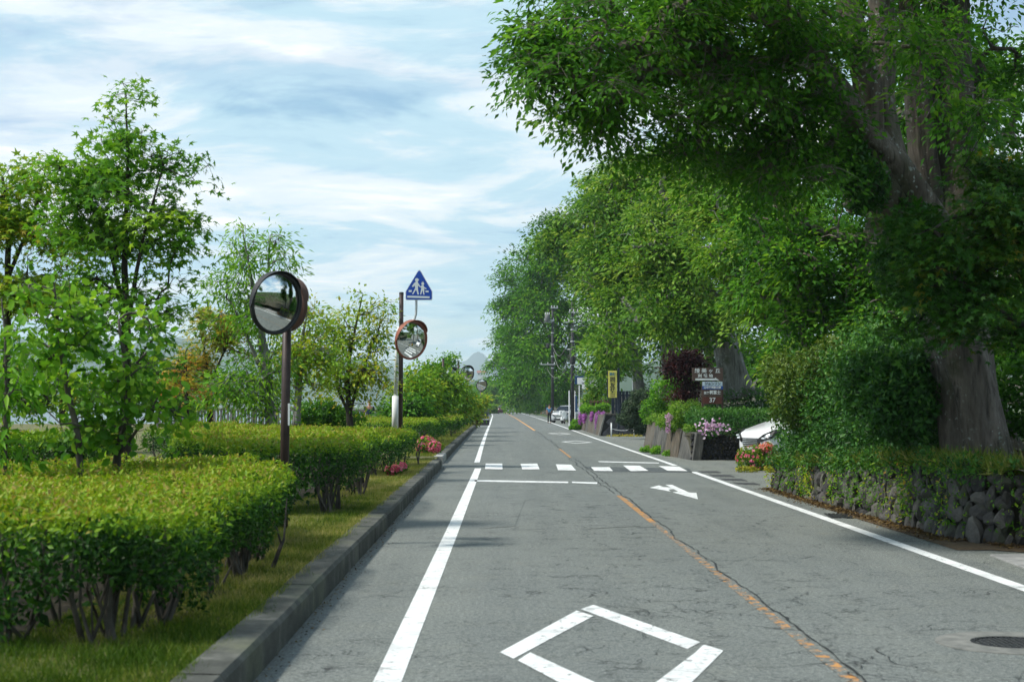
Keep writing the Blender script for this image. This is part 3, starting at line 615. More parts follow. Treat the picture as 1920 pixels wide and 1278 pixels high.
# ================================================================ left: hedges
HG = 'clipped hedges along the kerb'
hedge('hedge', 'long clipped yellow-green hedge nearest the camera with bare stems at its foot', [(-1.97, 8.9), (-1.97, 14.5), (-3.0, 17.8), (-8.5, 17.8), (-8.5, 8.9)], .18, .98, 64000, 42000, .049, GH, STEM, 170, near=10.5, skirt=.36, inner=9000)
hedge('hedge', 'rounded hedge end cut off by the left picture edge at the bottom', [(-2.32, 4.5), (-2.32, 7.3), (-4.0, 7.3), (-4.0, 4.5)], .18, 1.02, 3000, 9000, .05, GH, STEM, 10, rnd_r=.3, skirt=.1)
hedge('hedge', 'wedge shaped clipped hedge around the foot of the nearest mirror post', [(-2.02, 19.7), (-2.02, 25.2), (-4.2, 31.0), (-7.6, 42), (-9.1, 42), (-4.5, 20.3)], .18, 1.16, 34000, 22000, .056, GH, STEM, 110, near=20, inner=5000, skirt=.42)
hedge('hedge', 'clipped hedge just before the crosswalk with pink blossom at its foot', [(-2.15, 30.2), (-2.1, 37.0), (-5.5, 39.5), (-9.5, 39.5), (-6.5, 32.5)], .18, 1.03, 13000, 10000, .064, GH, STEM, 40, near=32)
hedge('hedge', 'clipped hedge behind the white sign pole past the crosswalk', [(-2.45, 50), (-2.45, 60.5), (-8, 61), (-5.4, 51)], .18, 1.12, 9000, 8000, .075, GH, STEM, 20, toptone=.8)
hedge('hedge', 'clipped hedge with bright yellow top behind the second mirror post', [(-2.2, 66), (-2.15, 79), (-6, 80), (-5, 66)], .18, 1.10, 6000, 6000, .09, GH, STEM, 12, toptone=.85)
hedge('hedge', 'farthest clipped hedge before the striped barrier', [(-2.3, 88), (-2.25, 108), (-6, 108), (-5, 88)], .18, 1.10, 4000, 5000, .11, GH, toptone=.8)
bush('shrub', 'reddish round shrub at the end of the hedge row by the striped barrier', [(-2.4, 113, .6, .55, .9, .6, 1)], 2200, .12, G4, tone=(.45, .2), z0=.18)

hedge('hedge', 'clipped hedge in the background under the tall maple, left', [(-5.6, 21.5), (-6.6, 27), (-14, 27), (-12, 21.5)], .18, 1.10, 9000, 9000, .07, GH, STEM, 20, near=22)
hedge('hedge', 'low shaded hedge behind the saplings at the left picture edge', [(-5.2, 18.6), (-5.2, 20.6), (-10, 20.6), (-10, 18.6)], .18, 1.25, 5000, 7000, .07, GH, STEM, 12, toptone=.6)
# dark soil sheets added under the hedges so the shade there reads deeper
SHADE_SOIL = pmat('hedge_shade_soil', (.016, .013, .009), (.045, .034, .022), 12, .95, .8)
for q in ([(-2.12, 9.6), (-2.12, 14.2), (-3.3, 17.6), (-8.5, 17.6), (-8.5, 9.6)], [(-2.4, 4.5), (-2.4, 7.2), (-5, 7.2), (-5, 4.5)], [(-2.15, 19.9), (-2.15, 25), (-4.2, 30.8), (-7.6, 42), (-9.1, 42), (-4.5, 20.5)], [(-2.3, 30.4), (-2.3, 36.8), (-5.5, 39.3), (-9.5, 39.3), (-6.5, 32.7)]): sheet('hedge_shade_bed', q, .190, SHADE_SOIL)

# ================================================================ left: trees
LT = 'park trees behind the hedges'
def stemP(*pts): return [(*P(px, py, d), r) for px, py, d, r in pts]
# tall maple
m1 = 20.0
tree('maple_tree', 'tallest maple tree with star shaped bright green leaves, left', [stemP((238,960,m1,.075),(238,700,m1,.062),(236,600,m1,.055),(232,480,m1,.04),(236,330,m1,.024),(232,200,m1,.01)),
      stemP((238,640,m1,.042),(222,540,m1,.034),(196,440,m1+.2,.024),(150,330,m1+.2,.012)), stemP((238,620,m1,.036),(250,540,m1-.1,.03),(268,440,m1-.2,.02),(300,320,m1-.3,.01))],
     [L(232,330,m1,110,90), L(235,215,m1,55,70), L(130,310,m1,75,60), L(330,320,m1,75,60), L(240,430,m1,135,80), L(340,430,m1,60,60), L(140,420,m1,70,70), L(300,560,m1,95,70,w=.7), L(190,560,m1,90,70,w=.8), L(300,660,m1,75,50,w=.7), L(170,650,m1,80,50,w=.6)],
     330, 22, .125, G1, BARK_DARK, group=LT, templ='maple', spray_r=.36, flat=.16, tone=(.60, .18), droop=.3, tilt=.42, twig=.0045, twigs=4)
tree('maple_tree', 'yellow and orange tinted maple tree at the left picture edge', [stemP((14,960,23,.07),(14,620,23,.055),(12,430,23,.04),(0,330,23,.02)), stemP((14,520,23,.035),(60,400,23,.02),(80,320,23,.01))],
     [L(40,370,23,75,90), L(75,450,23,70,70), L(-30,420,23,80,110), L(30,530,23,100,70), L(90,540,23,70,60)], 260, 28, .115, G3, BARK_DARK, group=LT, templ='maple', spray_r=.34, flat=.2, tone=(.40, .20), twig=.0045)
# young broad-leaved trees standing in the near hedge
n1 = 15.2
tree('sapling', 'young broad-leaved sapling with leaning stem rising from the near hedge', [stemP((156,960,n1,.038),(150,830,n1,.033),(130,740,n1,.028),(112,640,n1,.022),(100,530,n1,.01))],
     [L(95,560,n1,85,70), L(120,640,n1,105,80), L(70,730,n1,90,80), L(150,760,n1,80,60), L(170,600,n1,50,60)], 70, 15, .09, G1, BARK, cat='sapling', group='saplings in the near hedge', templ='round', spray_r=.24, flat=.35, tone=(.66, .2), droop=.6, tilt=.6, twig=.004, twigs=4)
tree('sapling', 'young broad-leaved sapling forking above the near hedge below the maple', [stemP((224,960,n1+.4,.046),(222,860,n1+.4,.042),(240,770,n1+.4,.034),(236,690,n1+.4,.028),(222,600,n1+.4,.012)), stemP((236,705,n1+.4,.02),(275,660,n1+.3,.01)), stemP((226,850,n1+.4,.02),(270,790,n1+.3,.014),(300,740,n1+.3,.008))],
     [L(230,620,n1+.4,85,70), L(280,680,n1+.4,75,70), L(200,700,n1+.4,80,70), L(265,760,n1+.4,80,60), L(300,790,n1+.4,50,50), L(190,800,n1+.4,60,50)], 70, 15, .09, G1, BARK, cat='sapling', group='saplings in the near hedge', templ='round', spray_r=.24, flat=.35, tone=(.66, .2), droop=.6, tilt=.6, twig=.004, twigs=4)
tree('sapling', 'thin upright sapling with long narrow leaves at the left picture edge', [stemP((12,960,14.4,.02),(14,780,14.4,.017),(10,640,14.4,.012),(2,560,14.4,.006))],
     [L(10,620,14.4,45,60), L(12,740,14.4,55,80), L(10,830,14.4,50,50)], 34, 12, .16, G1, BARK, cat='sapling', group='saplings in the near hedge', templ='slim', spray_r=.14, flat=.6, tone=(.6, .15), droop=.9, tilt=.5, twig=.004)
tree('broadleaf_tree', 'slender open-crowned tree behind the nearest mirror', [stemP((508,800,32,.11),(505,740,32,.10),(503,690,32,.085),(490,620,32,.06),(470,520,32,.035),(455,440,32,.014)), stemP((503,700,32,.07),(488,640,32,.05),(500,540,32.2,.03),(505,440,32.2,.012)), stemP((504,720,32,.06),(476,660,32,.04),(440,580,31.8,.02))],
     [L(460,450,32,60,45), L(450,520,32,65,50), L(505,470,32,40,50), L(470,590,32,75,60), L(480,670,32,80,60), L(455,730,32,70,45), L(510,740,32,50,40,w=.7)], 230, 26, .14, G1, BARK_PALE, group=LT, templ='slim', spray_r=.40, flat=.4, tone=(.62, .18), droop=.7, tilt=.5, twig=.006, twigs=3)
tree('maple_tree', 'low yellow-green maple tree with orange tips behind the wedge hedge', [stemP((395,800,37,.08),(390,720,37,.06),(380,640,37,.03),(372,580,37,.012)), stemP((390,730,37,.04),(420,660,37,.02))],
     [L(400,610,37,60,50), L(385,680,37,60,50), L(430,640,37,60,60), L(360,700,37,50,45), L(430,730,37,60,35)], 200, 26, .13, G4, BARK_DARK, group=LT, templ='maple', spray_r=.38, flat=.2, tone=(.26, .16), lobetone=[.02,-.02,.0,.3,-.1], twig=.006)
tree('maple_tree', 'small maple tree with red and orange leaf tips in front of the lake fence', [stemP((352,800,30,.05),(350,730,30,.04),(348,660,30,.015))], [L(345,670,30,35,40), L(350,720,30,45,35), L(330,700,30,35,30)], 60, 18, .10, G4, BARK_DARK, group=LT, templ='maple', spray_r=.28, flat=.2, tone=(.42, .28), twig=.005)
tree('broadleaf_tree', 'light green tree just right of the nearest mirror post', [stemP((556,800,36,.10),(560,730,36,.085),(562,660,36,.05),(575,590,36,.015)), stemP((562,700,36,.06),(590,640,36,.02))],
     [L(575,610,36,50,40), L(570,670,36,60,50), L(600,650,36,50,50), L(565,720,36,50,35)], 150, 24, .115, G3, BARK_PALE, group=LT, spray_r=.36, flat=.3, tone=(.46, .16), twig=.006, twigs=3)
tree('broadleaf_tree', 'feathery light green tree with dark forked stems left of the crosswalk sign', [stemP((657,815,40,.10),(655,770,40,.085),(652,700,40,.055),(665,620,40,.03),(680,550,40,.01)), stemP((655,775,40,.06),(675,710,40,.035),(700,640,40,.015)), stemP((655,775,40,.05),(632,720,40,.035),(625,640,40,.012))],
     [L(660,620,40,60,40), L(682,570,40,26,34), L(715,590,40,35,28), L(650,680,40,80,45), L(705,660,40,45,50), L(620,640,40,45,45), L(610,710,40,55,40), L(690,725,40,50,45)], 210, 24, .12, G3, BARK_DARK, group=LT, spray_r=.38, flat=.3, tone=(.44, .15), twig=.006, twigs=3)
tree('broadleaf_tree', 'bushy light green tree far back between the tall maple and the fence', [stemP((120,790,46,.12),(118,740,46,.09),(115,690,46,.04))], [L(110,700,46,70,45), L(40,730,46,70,45), L(180,735,46,70,40), L(-20,700,46,60,50)], 190, 26, .16, G3, BARK_DARK, group=LT, spray_r=.5, flat=.25, tone=(.22, .18), twig=.008)
tree('broadleaf_tree', 'bushy mid green tree far back behind the forked sapling', [stemP((285,790,48,.12),(283,745,48,.09),(280,700,48,.04))], [L(280,705,48,55,40), L(240,740,48,50,35), L(320,745,48,50,32)], 150, 26, .16, G1, BARK_DARK, group=LT, spray_r=.5, flat=.25, tone=(.40, .18), twig=.008)
bush('shrub', 'dark spreading shrub behind the hedge between the mirror posts', [L(600,775,41,45,26), L(640,785,41,40,20), L(575,785,41,30,18)], 5000, .10, G2, tone=(.4, .2), z0=.3)
for k, (px, py, d, rx, ry, lab, tn) in enumerate(((780,730,62,50,55,'yellow-green maple shrub right behind the second mirror post', .34), (820,720,70,45,55,'leafy maple below the two distant mirrors, nearer one', .22), (850,735,80,40,50,'leafy maple below the two distant mirrors, farther one', .30), (765,765,58,45,28,'low dark green maple beside the white sign pole', .12))):
    tree('maple_tree', lab, [stemP((px,800,d,.09),(px+2,760,d,.07),(px-3,py,d,.03))], [L(px,py,d,rx,ry*.7), L(px-rx*.5,py+15,d,rx*.6,ry*.5), L(px+rx*.5,py+15,d,rx*.6,ry*.5), L(px,py-ry*.5,d,rx*.5,ry*.45), L(px,py+ry*.7,d,rx*.8,ry*.4)], 190, 24, .17, G3 if k != 3 else G1, BARK_DARK, group=LT, spray_r=.5, flat=.28, tone=(tn, .18), twig=.008)
tree('maple_tree', 'small bright yellow-green maple under the farthest mirror', [stemP((896,790,112,.09),(896,760,112,.05))], [L(893,757,112,18,14), L(906,752,112,10,12), L(888,772,112,16,10)], 90, 22, .26, G3, BARK_DARK, group=LT, spray_r=.55, tone=(.42, .16), twig=.01)
tree('broadleaf_tree', 'mid green tree rising between the second mirror and the distant mirrors', [stemP((812,800,92,.10),(815,740,92,.08),(830,680,92,.03))], [L(822,695,92,22,22), L(838,676,92,18,14), L(806,715,92,20,20)], 120, 24, .20, G1, BARK_DARK, group=LT, spray_r=.55, tone=(.42, .16), twig=.01)

# ================================================================ right: forest
FT = 'roadside forest trees'
dA = 20.0
bigstems = [stemP((1838,905,dA,.52),(1832,840,dA,.44),(1815,720,dA,.38),(1788,620,dA,.40),(1755,520,dA,.42),(1718,420,dA,.42),(1668,320,dA-.2,.36),(1615,240,dA-.5,.26),(1560,150,dA-1,.18),(1490,60,dA-1.5,.13),(1380,-60,dA-2,.08)),
   stemP((1740,480,dA,.30),(1640,300,dA-.4,.22),(1630,150,dA-.6,.17),(1600,20,dA-.8,.14),(1580,-150,dA-1,.10),(1540,-320,dA-1,.05)),
   stemP((1690,360,dA,.24),(1655,200,dA-.3,.19),(1660,80,dA-.3,.17),(1660,-40,dA-.3,.15),(1680,-260,dA,.08)),
   stemP((1600,225,dA-.6,.12),(1500,180,dA-1,.085),(1400,150,dA-1.6,.06),(1300,135,dA-2.2,.045),(1180,120,dA-2.6,.02)),
   stemP((1540,120,dA-1.2,.10),(1420,110,dA-1.8,.07),(1330,85,dA-2,.05),(1200,50,dA-2.4,.03))]
tree('zelkova_tree', 'huge old tree leaning over the road with lichen-spotted trunk', bigstems,
     [L(1120,60,17.5,140,90,2.2), L(1060,130,17.5,85,70,1.4), L(1150,180,17.4,90,50,1.4), L(1260,80,18,150,110,2.6), L(1400,60,18.5,160,110,2.8), L(1350,190,18.6,130,70,2), L(1180,-80,17.5,200,110,3,.5), L(1450,-120,18,260,130,4,.25), L(1750,-150,20,260,150,4,.25), L(1600,60,19,110,60,1.2,.4), L(1500,240,19.4,110,80,2), L(1420,300,19.5,110,70,2), L(1260,235,18,60,30,1), L(1500,130,17.6,90,60,.8,.6), L(1790,170,17.6,110,45,.8,.6), L(1700,60,17.6,110,60,.8,.4), L(1480,330,18.6,90,60,1.2,.8), L(1140,235,17.5,60,22,.7,1.6), L(1095,200,17.5,50,22,.7,1.6), L(1000,70,17.4,45,40,.8,1.3), L(1200,290,18.5,50,20,.7,1.5), L(1300,280,18.6,60,35,1.,1.2)],
     1500, 40, .092, G2, BARK_OLD, cat='tree', templ='leaf', spray_r=.46, flat=.12, tone=(.46, .2), droop=.38, tilt=.32, sub=8, layer=.38, twig=.0055, maxr=.2, twigs=5, origin=(*P(1838,905,dA)[:2], .9))
tree('tree', 'second thick upright trunk with hollow split beside the huge leaning tree', [stemP((1835,860,22.5,.55),(1812,640,22.5,.32),(1800,420,22.5,.34),(1798,250,22.5,.32),(1793,100,22.5,.30),(1790,-60,22.5,.26),(1800,-300,22.5,.22)), stemP((1760,480,22.5,.22),(1738,300,22.4,.2),(1728,160,22.4,.19),(1718,40,22.4,.16),(1700,-120,22.4,.12))],
     [L(1850,-80,22.5,160,140), L(1650,-100,23,150,120), L(1880,140,23.5,90,110), L(1760,120,25,110,120,1.5,.7), L(1770,70,21,90,60,.6), L(1840,190,21,80,60,.6)], 420, 34, .11, G2, BARK_DEEP, group=FT, spray_r=.45, flat=.25, tone=(.42, .16), droop=.4, tilt=.5, maxr=.2)
tree('maple_tree', 'layered maple with a few yellow leaves hanging before the huge trunk, right edge', [stemP((1990,880,18.6,.14),(1960,650,18.6,.12),(1920,450,18.4,.09),(1880,330,18.2,.05)), stemP((1960,640,18.6,.07),(1850,560,17.6,.045),(1760,500,17.2,.02)), stemP((1930,470,18.4,.06),(1830,400,17.6,.03),(1750,430,17.2,.015))],
     [L(1880,300,18.2,90,70), L(1850,410,17.8,110,60), L(1760,470,17.4,80,45), L(1890,520,18,100,60), L(1800,560,17.6,110,50), L(1880,610,18,90,40), L(1740,600,18,60,45), L(1930,410,18,90,110), L(1700,430,17.8,50,40), L(1760,520,17.6,70,45), L(1830,480,17.6,90,60), L(1700,520,17.8,60,40)],
     330, 30, .115, leafmat('leaf_dark_maple', [(.020, .075, .010), (.036, .125, .014), (.060, .17, .016), (.14, .21, .018), (.42, .30, .03)], .35), BARK_DARK, group=FT, templ='maple', spray_r=.40, flat=.13, tone=(.36, .17), droop=.35, tilt=.35, twig=.005)  # darker green maple leaves, a few of them yellow
def forest(label, px, d, lobes, ns, per, ls, mat, tone, r0=.3, lean=0, bark=BARK_PALE, base=770, sr=.8, **kw):
    st = [stemP((px+lean,base,d,r0),(px+lean*.6,base-110*60/d,d,r0*.8),(px,base-230*60/d,d,r0*.5),(px-lean,base-330*60/d,d,r0*.2))]
    return tree('forest_tree', label, st, lobes, ns, per, ls, mat, bark, group=FT, spray_r=sr, flat=.16, tone=(tone[0], tone[1]*1.35), droop=.15, tilt=.34, layer=.48, twig=.016, maxr=.25, sides=4, sub=7, **kw)
forest('dark shaded tree filling the wood behind the ivy hedge', 1640, 30, [L(1600,420,30,150,130), L(1500,520,30,120,110), L(1700,300,31,170,150), L(1560,620,30,110,80), L(1830,350,33,150,160), L(1870,580,30,120,130), L(1680,560,29,110,90), L(1440,420,30,80,80)], 900, 40, .14, G2, (.44, .2), .3, 0, BARK_OLD, 880, .55)
forest('mid green tree with drooping sprays right of the grey leaning trunk', 1480, 38, [L(1450,560,37,85,80), L(1400,480,37,95,70), L(1420,390,38,100,80), L(1500,660,36,70,60), L(1380,340,40,90,60), L(1330,420,40,60,50)], 640, 40, .15, G5, (.52, .16), .25, 10, BARK_PALE, 790, .55)
tree('forest_tree', 'tree with thick grey leaning trunk behind the brown direction signs', [stemP((1386,745,50,.50),(1375,690,50,.44),(1350,610,50,.38),(1310,520,50,.28),(1270,430,50,.18),(1240,350,50,.08)), stemP((1350,600,50,.26),(1370,500,50,.18),(1390,400,50,.08)), stemP((1320,540,50,.16),(1240,500,49,.1),(1190,460,48,.05))],
     [L(1300,390,50,110,70), L(1220,450,49,100,60), L(1350,330,50,110,70), L(1290,520,49,90,50), L(1240,580,48,80,45), L(1330,610,48,70,40), L(1390,480,50,80,70)], 800, 40, .17, G5, BARK_PALE, group=FT, spray_r=.7, flat=.16, tone=(.50, .25), layer=.45, sub=7, droop=.15, tilt=.45, twig=.01, maxr=.25, sides=4)
forest('broad forest tree with silvery sprays above the yellow sign', 1240, 66, [L(1230,360,66,110,80), L(1160,420,66,90,70), L(1270,300,68,90,50), L(1150,510,65,90,60), L(1230,480,65,100,70), L(1190,590,64,90,55), L(1270,600,64,80,55), L(1140,640,62,55,50)], 900, 40, .21, G5, (.48, .18), .35, 20, BARK_PALE, 775, .85)
forest('tall forest tree behind the yellow sign tree, rounded green top', 1180, 88, [L(1130,400,88,90,70), L(1180,350,90,90,60), L(1080,450,88,70,60), L(1085,510,87,55,40), L(1140,520,87,80,70), L(1150,610,86,60,55), L(1150,660,84,50,50)], 760, 40, .25, G5, (.42, .18), .35, 25, BARK_PALE, 775, .95)
forest('green forest tree leaning over the right lane behind the utility poles', 1100, 172, [L(1040,440,172,62,45), L(1010,500,172,60,50), L(1075,480,172,70,60), L(1020,580,171,65,50), L(1070,610,171,65,60), L(1010,660,170,55,50), L(1060,690,170,50,45)], 700, 38, .38, G1, (.30, .18), .35, 30, BARK_PALE, 775, 1.7)
forest('dark green forest tree overhanging the road in the middle distance', 1050, 215, [L(975,520,215,40,34), L(960,580,215,38,40), L(1010,560,215,50,50), L(960,640,212,38,40), L(1000,650,212,50,50), L(965,700,210,32,34), L(1010,710,210,45,40)], 600, 36, .44, G1, (.24, .16), .35, 30, BARK_PALE, 775, 1.9)
forest('farthest forest tree of the right wood, its crown low over the road', 1010, 265, [L(945,640,265,26,34), L(940,690,265,24,30), L(970,670,265,36,40), L(965,725,262,34,26), L(995,735,260,30,26)], 320, 36, .46, G2, (.40, .2), .35, 18, BARK_PALE, 775, 1.7)
forest('pale green tree at the far bend of the road, right of the mirror', 985, 300, [L(975,735,300,22,22), L(990,745,300,20,18), L(962,750,300,14,14)], 170, 34, .5, G3, (.15, .15), .3, 5, BARK_PALE, 775, 2.0)
# second row, higher on the bank, closes the wood behind
BK = 'back row of the wood'
for lab, px, d, lobes, ns, ls, mt, tn in (('big dark tree high on the bank behind the huge trunk', 1850, 40, [L(1780,160,40,170,170), L(1900,300,40,150,200), L(1650,260,42,160,160), L(1880,560,40,150,160), L(1700,600,42,150,140)], 370, .20, G2, (.35, .18)),
      ('dark tree in the second row above the white car', 1500, 60, [L(1480,330,60,140,130), L(1560,480,60,140,140), L(1420,560,60,110,110), L(1480,690,60,110,70), L(1620,650,60,120,90)], 370, .24, G2, (.38, .18)),
      ('dark tree in the second row behind the burgundy maple', 1330, 90, [L(1330,420,90,120,110), L(1270,560,90,110,100), L(1370,640,88,110,80), L(1290,680,86,90,60)], 320, .28, G5, (.28, .18)),
      ('dark tree in the second row behind the dark metal fence', 1200, 140, [L(1180,470,140,90,80), L(1160,590,138,90,80), L(1200,690,135,90,60)], 260, .32, G5, (.24, .18))):
    forest(lab, px, d, lobes, ns, 34, ls, mt, tn, .35, 0, BARK_OLD, 770, 1.0)
# undergrowth
UG = 'undergrowth along the right verge'
tree('purple_maple', 'burgundy leaved maple beside the brown direction signs', [stemP((1290,775,52,.08),(1285,720,52,.06),(1280,680,52,.03))], [L(1282,672,52,36,20), L(1275,705,52,26,26), L(1300,690,52,22,30), L(1290,735,52,30,18)], 150, 36, .12, GB, BARK_DARK, spray_r=.4, flat=.25, tone=(.5, .2))
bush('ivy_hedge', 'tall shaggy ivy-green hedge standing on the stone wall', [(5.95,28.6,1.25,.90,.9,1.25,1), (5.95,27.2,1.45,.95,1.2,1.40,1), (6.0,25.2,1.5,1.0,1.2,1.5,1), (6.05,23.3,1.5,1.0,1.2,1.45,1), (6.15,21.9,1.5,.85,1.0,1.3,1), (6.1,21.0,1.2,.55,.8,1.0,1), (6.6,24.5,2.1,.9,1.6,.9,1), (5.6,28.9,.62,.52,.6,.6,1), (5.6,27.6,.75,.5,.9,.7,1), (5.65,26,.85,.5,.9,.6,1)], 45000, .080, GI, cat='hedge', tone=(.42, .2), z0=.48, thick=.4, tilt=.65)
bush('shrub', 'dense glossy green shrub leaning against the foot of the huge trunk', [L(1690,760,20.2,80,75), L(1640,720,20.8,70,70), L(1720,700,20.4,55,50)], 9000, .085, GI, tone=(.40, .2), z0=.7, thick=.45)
bush('shrub', 'yellow-green upper end of the tall hedge over the driveway', [L(1500,740,27,60,70), L(1470,700,28,40,40), L(1560,690,26.5,60,55)], 10000, .075, leafmat('leaf_hedge_yellowish', [(.03, .075, .012), (.06, .125, .016), (.105, .175, .02), (.17, .22, .03)], .3), tone=(.5, .2), z0=.5)  # yellower leaf colour for the upper end of the tall hedge
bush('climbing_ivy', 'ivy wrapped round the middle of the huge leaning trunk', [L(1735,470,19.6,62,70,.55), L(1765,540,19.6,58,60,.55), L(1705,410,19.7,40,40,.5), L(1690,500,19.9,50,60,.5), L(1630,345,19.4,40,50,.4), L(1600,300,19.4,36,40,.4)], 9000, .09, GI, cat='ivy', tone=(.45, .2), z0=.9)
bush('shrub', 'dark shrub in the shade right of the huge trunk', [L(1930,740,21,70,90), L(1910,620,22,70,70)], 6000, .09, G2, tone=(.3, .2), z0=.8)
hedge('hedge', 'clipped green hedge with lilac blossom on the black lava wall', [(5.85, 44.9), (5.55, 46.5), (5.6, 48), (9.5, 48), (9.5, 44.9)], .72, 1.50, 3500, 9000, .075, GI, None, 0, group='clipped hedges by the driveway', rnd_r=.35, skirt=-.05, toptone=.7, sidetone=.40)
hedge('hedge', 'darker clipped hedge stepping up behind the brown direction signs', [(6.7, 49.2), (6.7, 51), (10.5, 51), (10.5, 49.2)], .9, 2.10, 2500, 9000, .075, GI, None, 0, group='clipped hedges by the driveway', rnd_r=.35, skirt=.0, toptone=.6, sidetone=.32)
bush('azalea_bush', 'round azalea bush with small pale buds left of the direction signs', [L(1290,775,48,40,24), L(1262,790,49,26,18)], 4200, .08, G5, tone=(.55, .2), z0=.7)
bush('shrub', 'bright green shrub between the brown wall and the burgundy maple', [L(1250,745,56,34,36), L(1228,770,56,26,26), L(1270,720,56,28,30)], 6500, .10, G1, tone=(.42, .18), z0=.6)
bush('pine_shrub', 'small dark pine shrub in front of the dark metal fence', [L(1190,765,74,24,18), L(1205,745,74,22,16), L(1180,785,74,22,14), L(1200,800,74,20,12)], 6500, .16, GP, templ='slim', tone=(.5, .22), z0=.1)
bush('shrub', 'yellow-green climber in front of the white signboard', [L(1118,715,100,22,28), L(1128,745,100,24,20), L(1105,750,100,14,12), L(1130,690,100,20,18)], 5000, .16, G3, tone=(.2, .2), z0=.8)
for k, (px, py, d, rx, ry, lab, mt) in enumerate(((1003,757,262,18,20,'rough green undergrowth left of the walking person', G1), (986,763,345,14,10,'low green scrub at the far right verge', G1), (1050,740,172,26,26,'undergrowth behind the parked cars', G2), (1085,795,104,14,9,'weedy grass clump at the near end of the flowered wall', G1))):
    bush('undergrowth', lab, [L(px,py,d,rx,ry), L(px+rx*.7,py-4,d+3,rx*.8,ry), L(px-rx*.6,py+6,d-2,rx*.6,ry*.6)], 4500, .24 if k < 3 else .14, mt, group=UG, tone=(.42, .2), z0=-.02)

# ground cover on the bank under the trees
n = 16000; x = RNG.uniform(7.2, 40, n); y = RNG.uniform(-30, 29, n); zb = np.interp(y, [10, 17.5, 29.6], [.95, .88, .50])+np.maximum(0, x-6.2)*.14
leaves('ground_cover', np.stack([x, y, zb+RNG.random(n)*.35], 1), rnd(n, .6)+np.array([0, 0, 1]), rnd(n), RNG.uniform(.12, .38, n)*np.clip(x/14, .5, 1.2), .4+RNG.normal(0, .2, n), GI)['kind'] = 'stuff'
# ================================================================ stone walls on the right
def rock_mesh(seed, sx, sy, sz):
    rg = random.Random(seed); bm = bmesh.new(); bmesh.ops.create_icosphere(bm, subdivisions=2, radius=1)
    pl = [(Vector((rg.gauss(0,1), rg.gauss(0,1), rg.gauss(0,1))).normalized(), rg.uniform(.5, .85)) for _ in range(11)]
    for v in bm.verts:
        for nrm, dd in pl:                            # knock flat facets off the boulder
            h = v.co.dot(nrm)
            if h > dd: v.co -= nrm*(h-dd)
        v.co *= rg.uniform(.97, 1.03); v.co = Vector((v.co.x*sx, v.co.y*sy, v.co.z*sz))
    me = bpy.data.meshes.new('stone'); bm.to_mesh(me); bm.free(); return me
def stonemat(name, a, b_, c_, moss=.0):
    m, t, b = newmat(name); oi = N(t, 'ShaderNodeObjectInfo'); v = N(t, 'ShaderNodeTexCoord').outputs['Object']
    ad = N(t, 'ShaderNodeVectorMath', operation='ADD'); LK(t, v, ad.inputs[0]); LK(t, M(t, 'MULTIPLY', oi.outputs['Random'], 37.0), ad.inputs[1]); v = ad.outputs[0]
    n = tnoise(t, 7, vec=v, detail=7, rough=.7); c = tramp(t, M(t, 'ADD', M(t, 'MULTIPLY', n, .7), M(t, 'MULTIPLY', oi.outputs['Random'], .3)), [(.3, a), (.5, b_), (.72, c_)])
    if moss: c = tmix(t, tramp(t, tnoise(t, 2.4, vec=v, detail=5), [(.5, 0.0), (.68, moss)]), c, (.05, .065, .02))
    LK(t, c, b.inputs['Base Color']); b.inputs['Roughness'].default_value = .88; bump(t, b, n, .8, .03); return m
STONE = stonemat('wall_stone', (.020, .020, .020), (.060, .057, .053), (.15, .142, .125), .7); LAVA = stonemat('black_lava_stone', (.010, .010, .012), (.024, .024, .027), (.055, .055, .058))
rocks = [rock_mesh(s, .15, .11, .2) for s in range(10)]
for m_ in rocks: m_.materials.append(STONE)
def along(path, s):
    for i in range(len(path)-1):
        a, b_ = Vector(path[i]), Vector(path[i+1]); l = (b_-a).length
        if s <= l or i == len(path)-2: u = min(s/l, 1); return a+(b_-a)*u, (b_-a).normalized()
        s -= l
wp = [(5.16, 29.5), (5.22, 25), (5.38, 18.3), (5.75, 17.5), (7.6, 17.7)]; wlen = sum((Vector(wp[i+1])-Vector(wp[i])).length for i in range(len(wp)-1))
wall = empty('stone_wall', (5.16, 29.5, 0), 0, 'low dry wall of dark rough stones under the ivy hedge and huge tree', 'stone wall'); cnt_st = 0
def toploc(y): return float(np.interp(y, [16, 17.5, 19, 22, 29.6], [.80, .84, .90, .80, .52]))
s = 0.0; cols = []
while s < wlen-.1:
    w = random.uniform(.12, .27); p, tdir = along(wp, s+w/2); nrm = Vector((tdir.y, -tdir.x)); nrm = -nrm if nrm.x > 0 else nrm
    if abs(tdir.x) > .8: nrm = Vector((0, -1))
    z = -.06; H = toploc(p.y)+random.gauss(0, .05)
    while z < H-.08:
        h = random.uniform(.17, .36) if random.random() < .7 else random.uniform(.12, .2); h = min(h, H-z+.06)
        o = link('stone', random.choice(rocks)); o.parent = wall; q = p+nrm*random.gauss(-.02, .03)-nrm*.10*max(0, z)
        o.location = Vector((q.x, q.y, z+h/2))-wall.location; k = w/.30*1.25; o.scale = (k, k*random.uniform(.8, 1.2), h/.40*1.25)
        o.rotation_euler = (random.gauss(0, .12), random.gauss(0, .22), math.atan2(tdir.y, tdir.x)+random.gauss(0, .2)); z += h*.93; cnt_st += 1
    s += w*.94
cp = [(x+.22, y+(.2 if i > 2 else 0)) for i, (x, y) in enumerate(wp)]; mb = MB()
